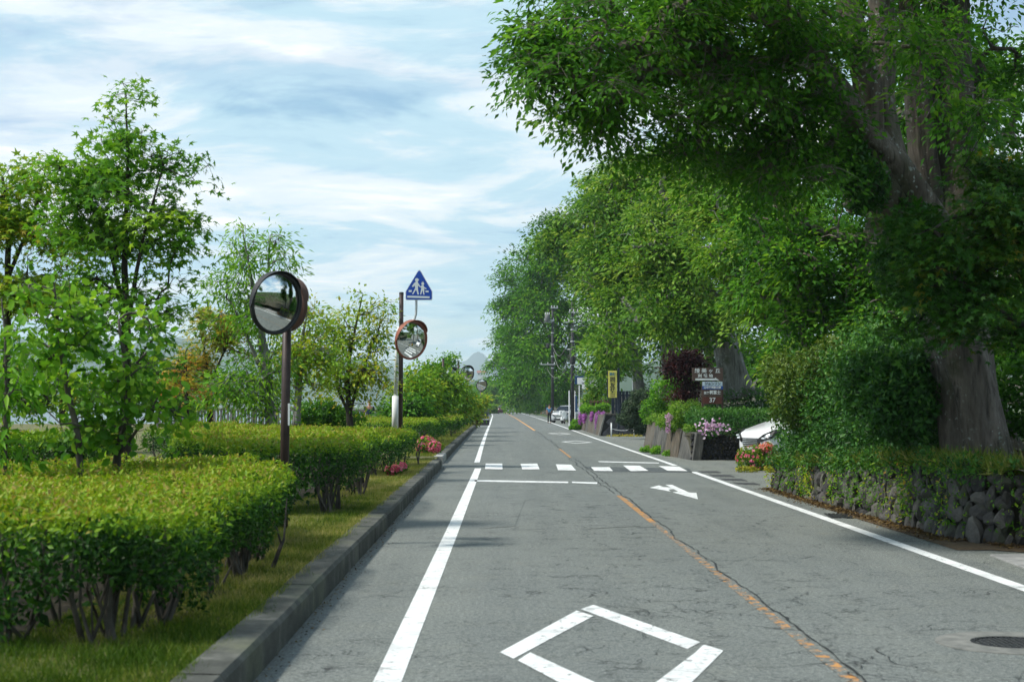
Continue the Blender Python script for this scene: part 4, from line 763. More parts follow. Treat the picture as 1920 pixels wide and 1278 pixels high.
for i in range(len(cp)-1):
    a, b_ = cp[i], cp[i+1]; ha, hb = toploc(a[1])-.06, toploc(b_[1])-.06; d = (.55, 0) if i < 3 else (0, .5)
    v = [(a[0],a[1],-.05),(b_[0],b_[1],-.05),(b_[0]+d[0],b_[1]+d[1],-.05),(a[0]+d[0],a[1]+d[1],-.05)]; v += [(a[0],a[1],ha),(b_[0],b_[1],hb),(b_[0]+d[0],b_[1]+d[1],hb+.1),(a[0]+d[0],a[1]+d[1],ha+.1)]
    mb.add([(x-5.16, y-29.5, z) for x, y, z in v], [(0,3,2,1),(4,5,6,7),(0,1,5,4),(1,2,6,5),(2,3,7,6),(3,0,4,7)])
mb.build('earth_core', SOIL, wall)
# weeds in the joints and on the crest, litter at the foot
def wallpts(n, zlo, zhi, clump):
    cs = RNG.random(clump)*wlen; out = []
    for i in range(n):
        s_ = float(np.clip(random.choice(cs)+random.gauss(0, .12), 0, wlen-.01)); p, td = along(wp, s_); H = toploc(p.y); nr_ = Vector((-abs(td.y), -abs(td.x) if abs(td.x) > .5 else 0))
        z = random.uniform(zlo, zhi)*H; out.append((p.x+nr_.x*random.uniform(.0, .16), p.y+nr_.y*random.uniform(0, .16), z+random.gauss(0, .03)))
    return np.array(out)
for nm, n, lo, hi, cl, ls, mt, tn in (('wall_weeds', 2600, .15, 1.05, 34, .055, G3, .10), ('wall_weeds', 2600, .85, 1.22, 46, .07, GI, .5), ('wall_weeds', 600, .1, .95, 12, .055, G3, .6)):
    p = wallpts(n, lo, hi, cl); o = leaves(nm, p, rnd(n)+np.array([-.8, -.5, .6]), rnd(n)+np.array([-.3, -.2, -.2]), ls*RNG.uniform(.5, 1.3, n), tn+RNG.normal(0, .2, n), mt); o['kind'] = 'stuff'
n = 9000; sv_ = RNG.random(n)*wlen; pp = np.array([tuple(along(wp, float(q))[0]) for q in sv_]); hz = np.array([toploc(q[1]) for q in pp])
o = leaves('crest_grass', np.stack([pp[:, 0]+RNG.uniform(-.08, .75, n), pp[:, 1]+RNG.normal(0, .1, n)+.15*(sv_ > 12), hz+RNG.uniform(-.05, .06, n)], 1), rnd(n), rnd(n, .55)+np.array([-.25, -.1, .8]), RNG.uniform(.08, .24, n), .35+RNG.normal(0, .2, n), GRASS, None, 'blade'); o['kind'] = 'stuff'
n = 5000; sv_ = RNG.random(n)*wlen; pp = np.array([tuple(along(wp, float(q))[0]) for q in sv_]); o_ = np.abs(RNG.normal(0, .13, n))+.05; fr = sv_ > 11.6
o = leaves('leaf_litter', np.stack([pp[:, 0]-o_*(~fr), pp[:, 1]-o_*2.2*fr, np.full(n, .012)+RNG.random(n)*.02], 1), rnd(n, .4)+np.array([0, 0, 1]), rnd(n)*np.array([1, 1, .25]), RNG.uniform(.02, .06, n), RNG.random(n), LITL); o['kind'] = 'stuff'
n = 5000; o = leaves('leaf_litter', np.stack([RNG.uniform(5.9, 9, n), RNG.uniform(17.6, 22, n), RNG.uniform(.9, .98, n)], 1), rnd(n, .4)+np.array([0, 0, 1]), rnd(n)*np.array([1, 1, .25]), RNG.uniform(.03, .09, n), RNG.random(n), LITL); o['kind'] = 'stuff'
strip('litter_strip', [(5.02, 17.0), (4.98, 29.6)], [(5.5, 17.0), (5.3, 29.6)], .002, LITTER)
sheet('litter_patch', [(5.3, 17.1), (5.7, 16.7), (8.5, 16.7), (8.5, 17.8), (5.5, 17.8)], .003, LITTER)
SLAB = pmat('concrete_slab', (.20, .205, .20), (.34, .34, .33), 3, .9, .4)
for k, q in enumerate(([(5.15, 13.6), (6.0, 13.6), (6.0, 14.9), (5.12, 14.9)], [(5.11, 14.93), (6.1, 14.93), (6.2, 16.5), (5.2, 16.4)], [(6.03, 13.6), (7.4, 13.6), (7.4, 14.9), (6.03, 14.9)])):
    o = MB().prism(q, -.05, .012).build('paving_slab', SLAB, bevel=.006); tag(o, ('cracked pale concrete slab by the white line at the lower right edge', 'cracked pale concrete slab touching the end of the stone wall', 'pale concrete slab cut off by the right picture edge')[k], 'slab', 'concrete slabs at the wall end')
# lava wall at the driveway
lv = empty('lava_wall', (5.48, 45.35, 0), 0, 'wall of small black lava stones below the flowering hedge at the driveway', 'stone wall')
lr = [rock_mesh(40+s, .07, .06, .055) for s in range(6)]
for m_ in lr: m_.materials.append(LAVA)
MB().box(.05, 3.2, .12, 2.2, -.05, .78).build('earth_core', SOIL, lv)
for i in range(25):
    for j in range(8):
        o = link('stone', random.choice(lr)); o.parent = lv; o.location = (.06+i*.118+(j % 2)*.05+random.gauss(0,.012), .07+random.gauss(0,.02)+j*.006, .04+j*.098+random.gauss(0,.008)); o.rotation_euler = tuple(random.uniform(0, 6) for _ in range(3)); k = random.uniform(.95, 1.25); o.scale = (k, k, k)
# brown slab wall between the two driveways, streaked slabs leaning at a slant
def streak(name, a, b_, c_, rot):
    m, t, b = newmat(name); v = N(t, 'ShaderNodeTexCoord').outputs['Object']; mp = N(t, 'ShaderNodeMapping'); mp.inputs['Rotation'].default_value = (rot, 0, 0); mp.inputs['Scale'].default_value = (3, 3.4, .5); LK(t, v, mp.inputs[0])
    n = tnoise(t, 2.6, vec=mp.outputs[0], detail=7, rough=.65); big = tnoise(t, .8, vec=v); c = tramp(t, n, [(.3, a), (.5, b_), (.7, c_)]); c = tmix(t, tramp(t, big, [(.45, 0.0), (.6, .6)]), c, (.12, .115, .10))
    LK(t, c, b.inputs['Base Color']); b.inputs['Roughness'].default_value = .85; bump(t, b, n, .9, .04); return m
BROWNST = streak('brown_split_stone', (.020, .016, .010), (.072, .056, .036), (.17, .135, .09), .35); GREYST = streak('grey_split_stone', (.016, .016, .015), (.055, .055, .05), (.14, .135, .12), .5)
def slabwall(name, label, path, h0, h1, n, slant, mats, thick=.25, batter=.18):
    root = empty(name, (path[0][0], path[0][1], 0), 0, label, 'stone wall'); a, b_ = Vector((*path[0], 0)), Vector((*path[1], 0)); d = b_-a; ln = d.length; d.normalize(); nr_ = Vector((d.y, -d.x, 0)); nr_ = -nr_ if nr_.x > 0 else nr_
    cuts = [0]+sorted(ln*(i+random.uniform(-.25, .25))/n for i in range(1, n))+[ln]
    for i in range(n):
        s0, s1 = cuts[i]+.006, cuts[i+1]-.006; v = []
        for dep in (0, 1):
            for s_, zf in ((s0, 0), (s1, 0), (s1, 1), (s0, 1)):
                H = h0+(h1-h0)*s_/ln; off_ = slant*zf*H if 0 < (cuts[i] if s_ == s0 else ln-cuts[i+1]) else 0
                p = d*(s_+off_)+Vector((0, 0, H*zf*random.uniform(.985, 1.02)-.04*(1-zf)))-nr_*(batter*zf*H+thick*dep)+nr_*(random.uniform(0, .05) if dep == 0 else 0); v.append(p)
        MB().add(v, [(0,1,2,3),(7,6,5,4),(0,4,5,1),(1,5,6,2),(2,6,7,3),(3,7,4,0)]).build('stone_slab', mats[i % len(mats)], root, bevel=.015)
    q = [d*.03, d*(ln-.03), d*(ln-.03), d*.03]; v = []
    for dep in (.1, .9):
        for s_, zf in ((.9, 0), (ln-.05, 0), (ln-.05, 1), (.9, 1)):
            H = h0+(h1-h0)*s_/ln; v.append(d*s_+Vector((0,0,(H-.06)*zf))-nr_*(batter*zf*H+dep))
    MB().add(v, [(0,1,2,3),(7,6,5,4),(0,4,5,1),(1,5,6,2),(2,6,7,3),(3,7,4,0)]).build('earth_core', SOIL, root); return root
slabwall('slab_wall', 'brown streaked stone slab wall between the two driveway openings', ((5.54, 45.2), (4.90, 54.2)), .80, 1.08, 7, -.25, [GREYST, GREYST, BROWNST, BROWNST])
slabwall('slab_wall', 'stone slab wall with purple flowers cascading over it', ((5.05, 82.0), (5.15, 112)), 1.15, 1.0, 9, -.2, [BROWNST, GREYST, BROWNST])
# black concrete block wall with diagonal blocks
bw = empty('block_wall', (5.0, 81.8, 0), 0, 'dark grey retaining wall of diagonal diamond-set blocks behind the yellow sign post', 'wall'); BLK = stonemat('dark_block', (.030, .033, .040), (.050, .054, .063), (.085, .09, .10))
MB().plate([(.05,-.05),(2.6,-.05),(2.6,1.12),(.32,1.12)], .06, .5).build('wall_core', TAR, bw)
bmsh = MB().plate([(-.20,0),(0,-.20),(.20,0),(0,.20)], 0, .09).mesh('block', bevel=.012); bmsh.materials.append(BLK)
hb = MB().plate([(-.20,0),(.20,0),(0,.20)], 0, .09).mesh('block', bevel=.010); hb.materials.append(BLK)
for i in range(7):
    for j in range(6):
        x = .35+i*.42+(j % 2)*.21; z = .10+j*.21
        if z+.2 > 1.2 or x-.18 < .10+z*.26: continue
        o = link('block', bmsh, None, bw, (x, -.02, z))
for i in range(6): link('block', hb, None, bw, (.56+i*.42, -.02, -.10))
MB().box(.30, 2.6, -.05, .5, 1.125, 1.20).build('coping', GREYST, bw); MB().plate([(-.05,-.05),(.05,-.05),(.34,1.12),(.26,1.12)], -.04, .4).build('edge_stone', CONC, bw)
# dark corrugated metal fence above it
mf = empty('metal_fence', (5.72, 82.6, 1.2), 0, 'dark navy corrugated metal fence panel above the diagonal block wall', 'fence'); NAVY = pmat('navy_sheet_metal', (.014, .022, .036), (.022, .032, .05), 3, .45, metal=.2)
for i in range(9): MB().box(i*.19, i*.19+.17, -.03, .0, 0, 1.22).build('metal_sheet', NAVY, mf, bevel=.008)
MB().box(0, 1.7, .01, .05, .2, .28).box(0, 1.7, .01, .05, .95, 1.03).build('rail', NAVY, mf)

# ================================================================ signs
def text(s, size, mat, parent, loc, name='lettering', rot=(R(90), 0, 0), ext=.004, sx=1.0, bold=0.0):
    cu = bpy.data.curves.new('t', 'FONT'); cu.body = s; cu.size = size; cu.align_x = 'CENTER'; cu.align_y = 'CENTER'; cu.extrude = ext; cu.resolution_u = 3; cu.offset = bold
    o = bpy.data.objects.new('t', cu); COL.objects.link(o); bpy.context.view_layer.update()
    me = bpy.data.meshes.new_from_object(o.evaluated_get(bpy.context.evaluated_depsgraph_get())); bpy.data.objects.remove(o); bpy.data.curves.remove(cu); me.materials.clear(); me.name = name
    r = link(name, me, mat, parent, loc, rot); r.scale = (sx, 1, 1); return r
BROWNP = pmat('brown_sign_paint', (.085, .052, .040), (.115, .072, .058), 5, .5); MAROON = pmat('maroon_sign_paint', (.10, .030, .022), (.125, .04, .03), 5, .5); OFFW = pmat('offwhite_paint', (.72, .74, .74), (.80, .81, .80), 6, .5)
PALEB = pmat('pale_blue_panel', (.55, .66, .76), (.62, .72, .80), 4, .45); BLUEP = pmat('blue_panel', (.015, .07, .32), (.02, .09, .38), 4, .45); BLACKP = pmat('black_paint', (.012, .013, .016), (.03, .03, .034), 8, .45); WOODP = pmat('brown_post', (.07, .035, .025), (.11, .06, .045), 8, .6)
k = 47/FPX; ds = empty('direction_sign', P(1319, 790, 47), 0, 'stacked brown direction sign boards with white arrow and number 37', 'sign'); o0 = Vector(ds.location)
def lp(px, py): p = P(px, py, 47); return (p[0]-o0.x, p[2]-o0.z)
def board(name, x0, y0, x1, y1, mat, yy=0.0, th=.03):
    a, c = lp(x0, y1), lp(x1, y0); return MB().box(a[0], c[0], yy-th, yy, a[1], c[1]).build(name, mat, ds, bevel=.005)
a = lp(1317.6, 716); MB().box(a[0]-.03, a[0]+.03, 0.002, .06, -.25, a[1]+.02).build('post', WOODP, ds); a = lp(1354.6, 716); MB().box(a[0]-.03, a[0]+.03, 0.002, .06, -.25, a[1]+.02).build('post', WOODP, ds)
board('board', 1297.6, 689.2, 1355.6, 713.5, BROWNP); board('board', 1317, 715.6, 1354.6, 723.4, PALEB); board('board', 1317, 723.6, 1355.4, 730.0, BLUEP); board('board', 1317.5, 730.6, 1354, 743.6, BROWNP); board('board', 1318, 744, 1353, 757, MAROON)
for s_, px, py, sz, mt, sx in (('綾 美 ヶ 丘', 1326.5, 695.4, .15, OFFW, 1.1), ('別 荘 地', 1322.5, 704.8, .115, OFFW, 1.15), ('ジョンソン', 1336, 719.4, .10, BLACKP, 1.0), ('山中湖運動公園', 1335.5, 726.6, .078, OFFW, .98), ('民宿', 1324.5, 736.6, .085, OFFW, .95), ('朝富士', 1340.5, 735.8, .125, OFFW, .92), ('37', 1335.2, 750, .20, OFFW, 1.0)):
    p = lp(px, py); text(s_, sz, mt, ds, (p[0], -.034, p[1]), sx=sx, bold=.003)['kind'] = 'stuff'
pts = [lp(x, y) for x, y in ((1303.6,709.2),(1340.5,709.2),(1340.5,707.4),(1348.6,712.9),(1303.6,712.6))]; MB().plate(pts, -.036, -.03).build('arrow', OFFW, ds)
# yellow guest house sign
ys = empty('guesthouse_sign', (*G(1161.5, 817.5), 0), 0, 'tall yellow vertical guesthouse sign on a black post', 'sign'); dY = ys.location.y; kY = dY/FPX; o0y = Vector(ys.location); yl = lambda px, py: ((px-CX)*kY-o0y.x, CAMH+(CY-py)*kY)
YEL = pmat('yellow_panel', (.62, .56, .10), (.70, .64, .16), 3, .4); a = yl(1157.6, 817); c = yl(1161.6, 690); MB().box(a[0], c[0], -.06, .05, -.05, c[1]).build('post', NAVY, ys, bevel=.01)
a = yl(1140.2, 745.2); c = yl(1156.4, 695); MB().box(a[0], c[0], -.10, .06, a[1], c[1]).build('panel', YEL, ys, bevel=.01); MB().box(a[0]-.055, a[0]-.005, -.09, .05, a[1], c[1]).build('side_strip', BLACKP, ys)
TEAL = pmat('teal_letter', (.03, .16, .26), (.04, .2, .30), 4, .5)
for s_, px, py, sz, mt in (('民宿', 1148.3, 701.5, .165, TEAL), ('同', 1148.3, 712, .30, BLACKP), ('友', 1148.3, 722.5, .30, BLACKP), ('荘', 1148.3, 732.8, .30, BLACKP)): p = yl(px, py); text(s_, sz, mt, ys, (p[0], -.106, p[1]), bold=.006)['kind'] = 'stuff'
for py in (739, 742.4): a = yl(1144, py+.7); c = yl(1153, py-.5); MB().box(a[0], c[0], -.106, -.10, a[1], c[1]).build('fine_print', BROWNP, ys)
a = yl(1157.6, 700); MB().box(a[0]-.1, a[0], -.02, .02, a[1]-.03, a[1]+.03).build('bracket', NAVY, ys); a = yl(1157.6, 741); MB().box(a[0]-.1, a[0], -.02, .02, a[1]-.03, a[1]+.03).build('bracket', NAVY, ys)
# white signboard with a blue frame
wsd = 118.0; wb = empty('signboard', P(1090, 800, wsd), 0, 'white signboard in a dark blue frame half hidden by the climber', 'sign'); wb.location.z = 0; o0w = Vector(wb.location); wl = lambda px, py: ((px-CX)*wsd/FPX-o0w.x, CAMH+(CY-py)*wsd/FPX)
DBLUE = pmat('deep_blue_frame', (.012, .05, .13), (.02, .065, .16), 3, .4)
def wbox(n, x0, y0, x1, y1, ya, yb, mt): a = wl(x0, y1); c = wl(x1, y0); MB().box(a[0], c[0], ya, yb, a[1], c[1]).build(n, mt, wb, bevel=.01)
wbox('frame', 1078, 704.5, 1120, 720.5, .0, .06, DBLUE); wbox('panel', 1082.5, 708, 1119, 720.2, -.05, -.01, OFFW); wbox('panel', 1091.5, 720.5, 1124, 729, -.06, -.01, OFFW); wbox('post', 1085, 722, 1087, 790, -.04, .04, OFFW); wbox('dark_panel', 1078, 742, 1082.4, 772, .0, .06, DBLUE)
for i in range(4): wbox('slat', 1078, 722.5+i*4.6, 1092, 725+i*4.6, .02, .05, GREYST)
p = wl(1098.5, 718.3); text('THE FU', .19, BLACKP, wb, (p[0], -.054, p[1]), sx=1.1, bold=.004)['kind'] = 'stuff'
# white chain posts
wpst = [(1146,818,793,'first'), (1171.5,812,793,'second'), (1188.5,818,793,'third')]
for px, pb, pt, nm in wpst:
    x, y = G(px, pb); o = empty('chain_post', (x, y, 0), 0, nm+' slim white post in the driveway opening below the yellow sign, from the left', 'post', 'chain posts at the driveway'); h = CAMH+(CY-pt)*y/FPX
    MB().tube([(0,0,-.02),(0,0,h)], .035, 8).build('shaft', OFFW, o, smooth=True); MB().lathe([(.001,h+.03),(.04,h+.015),(.04,h-.01)], 8).build('cap', OFFW, o)
a, b_ = G(1146,818), G(1188.5,818); cpts = [(a[0]+(b_[0]-a[0])*u, a[1]+(b_[1]-a[1])*u, .42-.10*math.sin(math.pi*u)) for u in np.linspace(0, 1, 12)]
o = MB().tube(cpts, .012, 5).build('chain', OFFW); tag(o, 'thin white chain sagging between the slim white posts', 'chain')
bush('groundcover', 'low bright yellow groundcover strip at the yellow sign post foot', [(6.3,80.2,.0,.55,.2,.12,1), (5.7,80.4,.0,.4,.2,.10,1), (6.8,80,.0,.4,.2,.11,1)], 900, .07, YELLOWP, tone=(.5, .3), z0=0)
bush('weeds', 'green weed clump at the foot of the brown slab wall', [L(1235,846,51,16,10), L(1252,852,49,9,8), L(1215,842,53,14,5)], 1700, .09, G1, tone=(.55, .2), z0=0)
# wooden trellis
tw = empty('trellis', P(1108, 776, 96), 0, 'brown wooden trellis fence above the flowered wall', 'fence'); TW = pmat('trellis_wood', (.13, .075, .045), (.2, .13, .085), 6, .8); q = 96/FPX
for i in range(6): MB().box(i*6.4*q-.03, i*6.4*q+.03, -.03, .03, -.25, 27*q).build('upright', TW, tw)
for j in range(3): MB().box(-.1, 33*q, -.06, -.031, (3+j*9.5)*q, (5+j*9.5)*q).build('rail', TW, tw)
# flower cascades
for k, (px, d, w, h, lab) in enumerate(((1089,103,5,17,'purple flower cascade at the far end of the slab wall'), (1096,97,4,15,'narrow purple flower cascade next to the far one'), (1110,91,3.5,12,'short sparse purple flower cascade in the middle of the slab wall'), (1122,86.5,8,25,'broadest purple flower cascade over the near end of the slab wall'), (1131,84.5,5,15,'purple flower tuft next to the block wall'))):
    top = P(px, 771+3, d); bush('flower_cascade', lab, [L(px, 774+h*.35, d, w*.8, h*.5, .22), L(px-1.5, 774+h*.8, d, w*.6, h*.5, .2)], 700, .09, PURPLE, cat='flowers', group='purple flower cascades', tone=(.5, .25), z0=.05)
bush('flower_cascade', 'thin lilac flower trail down the brown slab wall', [L(1252,797,47.5,4,14,.15), L(1254,782,47.6,6,6,.2)], 300, .06, LILAC, cat='flowers', tone=(.4, .25), z0=.05)
bush('shrub', 'green foliage along the crest of the flowered wall', [L(1115,768,92,28,7,.5), L(1130,764,90,14,9,.5), L(1098,764,98,10,7,.4)], 2500, .13, G1, tone=(.5, .2), z0=.6)
bush('shrub', 'leafy trailing plants along the crest of the brown slab wall', [(5.75,46.6,.92,.30,.9,.14,1), (5.6,49,.98,.34,1.2,.16,1), (5.45,51.5,1.05,.34,1.2,.2,1), (5.3,53.6,1.1,.34,.8,.22,1)], 5200, .08, G5, tone=(.5, .2), z0=.5)
# lilac blossoms on the hedge
n = 130; c = np.array(P(1334, 800, 44.6)); pts = c+np.stack([RNG.normal(0, .22, n), RNG.normal(0, .05, n), RNG.normal(0, .10, n)], 1); lil = empty('clematis', (float(c[0]), float(c[1]), .8), 0, 'pale lilac clematis blossoms on the driveway hedge', 'flowers')
leaves('petals', pts-np.array(lil.location), np.array([-.2, -1, .3])+rnd(n, .4), rnd(n), RNG.uniform(.06, .11, n), RNG.random(n), LILAC, lil, 'round')['kind'] = 'stuff'
# ================================================================ traffic mirrors and the crosswalk sign
BROWNPOLE = pmat('dark_brown_pole', (.030, .018, .016), (.055, .034, .030), 6, .5); BLACKR = pmat('black_rubber', (.012, .013, .014), (.03, .03, .032), 9, .55); GALV = pmat('galvanised_steel', (.42, .44, .45), (.58, .60, .60), 9, .45, metal=.35)
ORANGEP = pmat('faded_orange_paint', (.20, .062, .038), (.29, .10, .06), 6, .55); WHITEP = pmat('weathered_white_pole', (.68, .70, .70), (.82, .83, .82), 5, .55, sc=(1, 1, .4))
gm, t, b = newmat('mirror_glass'); b.inputs['Base Color'].default_value = (.80, .84, .84, 1); b.inputs['Metallic'].default_value = 1; b.inputs['Roughness'].default_value = .025
SHELL = pmat('mirror_back_shell', (.40, .42, .43), (.5, .52, .52), 5, .5)
def mirror_head(root, loc, dia, yaw, tilt, rimmat, hoodmat, hood=.14, backmat=SHELL, roll=0.0):
    h = empty('mirror', loc); h.parent = root; h.rotation_mode = 'ZXY'; h.rotation_euler = (tilt, roll, yaw); r = dia/2; Rc = r*2.9
    n = 40; v = [(0, -(Rc-math.sqrt(Rc*Rc-r*r))*1.0, 0)]; f = []; rings = 8      # convex face bulging to -y
    for i in range(1, rings+1):
        q = r*.95*i/rings; y = -(math.sqrt(Rc*Rc-q*q)-math.sqrt(Rc*Rc-r*r))
        for j in range(n): a = 2*math.pi*j/n; v.append((q*math.cos(a), y, q*math.sin(a)))
    for j in range(n): f.append((0, 1+(j+1) % n, 1+j))
    for i in range(rings-1):
        for j in range(n): k0 = 1+i*n; f.append((k0+j, k0+(j+1) % n, k0+n+(j+1) % n, k0+n+j))
    MB().add(v, f).build('mirror_face', gm, h, smooth=True)
    prof = [(r*.93, -.012), (r*.97, -.035), (r*1.03, -.030), (r*1.05, .0), (r*1.03, .035), (r*.90, .05), (r*.5, .10), (.001, .115)]; mb = MB().lathe(prof, 40); mb.v = [(x, z, y) for x, y, z in mb.v]
    mb2 = MB().lathe(prof[:5], 40); mb2.v = [(x, z, y) for x, y, z in mb2.v]; mb2.build('rim', rimmat, h, smooth=True)
    mb3 = MB().lathe(prof[4:], 40); mb3.v = [(x, z, y) for x, y, z in mb3.v]; mb3.build('back_shell', backmat, h, smooth=True)
    if hood:
        m = 26; v = []; f = []
        for i in range(m+1):
            a = R(8)+(math.pi-R(16))*i/m; e = hood*max(0.0, math.sin(math.pi*i/m))**.55+.01
            for rr, yy in ((r*1.035, .02), (r*1.06, -e), (r*1.075, -e), (r*1.055, .02)): v.append((rr*math.cos(a), yy, rr*math.sin(a)))
        for i in range(m):
            for j in range(4): k0 = 4*i; f.append((k0+j, k0+(j+1) % 4, k0+4+(j+1) % 4, k0+4+j))
        f += [(0, 3, 2, 1), (4*m, 4*m+1, 4*m+2, 4*m+3)]; MB().add(v, f).build('hood', hoodmat, h, smooth=False)
    return h
def mirror_post(label, px, d, pr, topy, lean=0.0, mat=BROWNPOLE, group='traffic mirrors along the left kerb'):
    x = (px-CX)/FPX*d; root = empty('traffic_mirror', (x, d, .18), 0, label, 'traffic mirror', group); zt = CAMH+(CY-topy)/FPX*d-.18
    MB().tube([(0, 0, -.2), (lean*zt, 0, zt)], pr, 14).build('pole', mat, root, smooth=True); MB().lathe([(.001, zt+.012), (pr*.95, zt+.008), (pr*1.06, zt-.01), (pr*1.06, zt-.05)], 14, (lean*zt, 0, 0)).build('cap', BLACKR, root, smooth=True); return root
def arm(root, p0, p1, r=.02): MB().tube([p0, p1], r, 8).build('bracket', GALV, root, smooth=True)
def rel(root, px, py, d): p = P(px, py, d); return (p[0]-root.location.x, p[1]-root.location.y, p[2]-root.location.z)
r1 = mirror_post('nearest traffic mirror, large round black-rimmed one on a dark brown post', 533, 17.6, .052, 514, .012)
c1 = rel(r1, 517, 568, 17.2); mirror_head(r1, c1, .69, R(46), R(17), BLACKR, BLACKR, .07, roll=R(-6)); arm(r1, (c1[0]+.03, c1[1]+.12, c1[2]), (.03, 0, c1[2]), .022); arm(r1, (c1[0], c1[1]+.12, c1[2]-.2), (.02, 0, c1[2]-.2), .022)
mirror_head(r1, rel(r1, 533, 572, 17.95), .62, R(150), R(6), WOODP, WOODP, .12, WOODP); MB().box(.055, .075, -.06, -.03, 1.20, 1.45).build('sticker', OFFW, r1)
r2 = mirror_post('second traffic mirror with faded orange rim on a tall brown post', 751, 40, .058, 548, .004)
c2 = rel(r2, 771, 637, 39.6); mirror_head(r2, c2, 1.0, R(40), R(16), ORANGEP, ORANGEP, .17, roll=R(-6)); arm(r2, (c2[0], c2[1]+.12, c2[2]+.15), (0, 0, c2[2]+.15), .025); arm(r2, (c2[0], c2[1]+.12, c2[2]-.15), (0, 0, c2[2]-.15), .025)
r3 = mirror_post('left one of the two distant traffic mirrors above the maples', 831, 90, .065, 672)
c3 = rel(r3, 846, 704, 89.6); mirror_head(r3, c3, .92, R(38), R(8), BLACKR, BLACKR, .15); arm(r3, (c3[0], c3[1]+.12, c3[2]), (0, 0, c3[2]), .03); MB().box(-.12, .12, -.1, .02, c3[2]-.35, c3[2]+.05).build('plate', PALEB, r3)
r4 = mirror_post('right one of the two distant traffic mirrors above the maples', 859.5, 95, .065, 677)
c4 = rel(r4, 876, 700, 94.6); mirror_head(r4, c4, .98, R(34), R(10), BLACKR, BLACKR, .15, roll=R(-8)); arm(r4, (c4[0], c4[1]+.12, c4[2]), (0, 0, c4[2]), .03)
r5 = mirror_post('farthest traffic mirror with pale grey face near the striped barrier', 901.5, 130, .06, 727)
c5_ = rel(r5, 903, 722, 129.8); mirror_head(r5, c5_, .98, R(28), R(14), BLACKR, BLACKR, .12); arm(r5, (c5_[0], c5_[1]+.1, c5_[2]), (0, 0, c5_[2]), .03)
# crosswalk sign
dS = 42.0; kS = dS/FPX; xs0 = (741.5-CX)*kS; cs = empty('crosswalk_sign', (xs0, dS, .18), 0, 'blue five-sided crosswalk sign with walking adult and child on a white pole', 'sign'); sl_ = lambda px, py: ((px-CX)*kS-xs0, CAMH+(CY-py)*kS-.18)
SBLUE = pmat('sign_blue', (.004, .055, .36), (.006, .065, .40), 5, .4); SWHITE = pmat('sign_white', (.66, .70, .70), (.72, .75, .75), 5, .4)
q = lambda x, y: sl_(680+x/7.99, 480+y/7.99)
def pth(pts): return [( *( (lambda a: (a[0], 0, a[1]))(sl_(*p)) ), ) for p in pts]
MB().tube(pth([(741.5,812),(741.8,742)]), .095, 14).build('pole_sleeve', WHITEP, cs, smooth=True); MB().tube(pth([(742,745),(745,650),(748,612)]), .058, 12).build('pole', WHITEP, cs, smooth=True)
MB().tube([(p[0], .06, p[2]) for p in pth([(748,612),(758,608),(770,604),(777,597),(779.5,588),(780,575),(780.2,515)])], .034, 10).build('bent_arm', GALV, cs, smooth=True)
shape = [(845,203),(862,212),(1035,515),(1042,535),(1042,640),(1030,658),(650,658),(638,645),(638,532),(648,512),(828,212)]
def inset(pts, k): cx = sum(p[0] for p in pts)/len(pts); cy_ = 480; return [(cx+(x-cx)*k, cy_+(y-cy_)*k) for x, y in pts]
pl = [q(*p) for p in shape]; MB().plate(pl, -.012, .012).build('plate', GALV, cs)
MB().plate([q(*p) for p in inset(shape, .985)], -.016, -.012).build('white_border', SWHITE, cs); MB().plate([q(*p) for p in inset(shape, .955)], -.020, -.016).build('blue_field', SBLUE, cs)
def fig(name, polys):
    mb = MB()
    for pg in polys: mb.plate([q(*p) for p in pg], -.024, -.020)
    mb.build(name, SWHITE, cs)
circ = lambda cx, cy_, r, n=12: [(cx+r*math.cos(2*math.pi*i/n), cy_+r*math.sin(2*math.pi*i/n)) for i in range(n)]
fig('adult_figure', [circ(808,355,27), [(830,340),(846,350),(832,362)], [(796,380),(820,380),(832,408),(858,445),(850,458),(826,438),(826,475),(784,475),(776,440),(750,462),(734,452),(766,405)], [(784,475),(826,475),(830,520),(840,572),(820,575),(806,522),(796,505),(770,545),(752,572),(738,562),(756,535)]])
fig('child_figure', [circ(898,412,22), [(876,378),(892,388),(902,372),(912,392)], [(884,436),(908,436),(920,462),(956,484),(948,494),(918,482),(922,510),(870,512),(876,472),(852,462),(850,446),(872,452)], [(870,512),(898,510),(882,545),(872,575),(858,572),(864,545)], [(898,510),(922,510),(918,545),(926,575),(906,576),(902,545)]])
fig('crossing_bar', [[(690,508),(734,508),(728,538),(684,536)]]); fig('crossing_bar', [[(938,516),(984,516),(986,542),(940,540)]]); fig('ground_line', [[(668,592),(1000,602),(1000,630),(664,620)]])

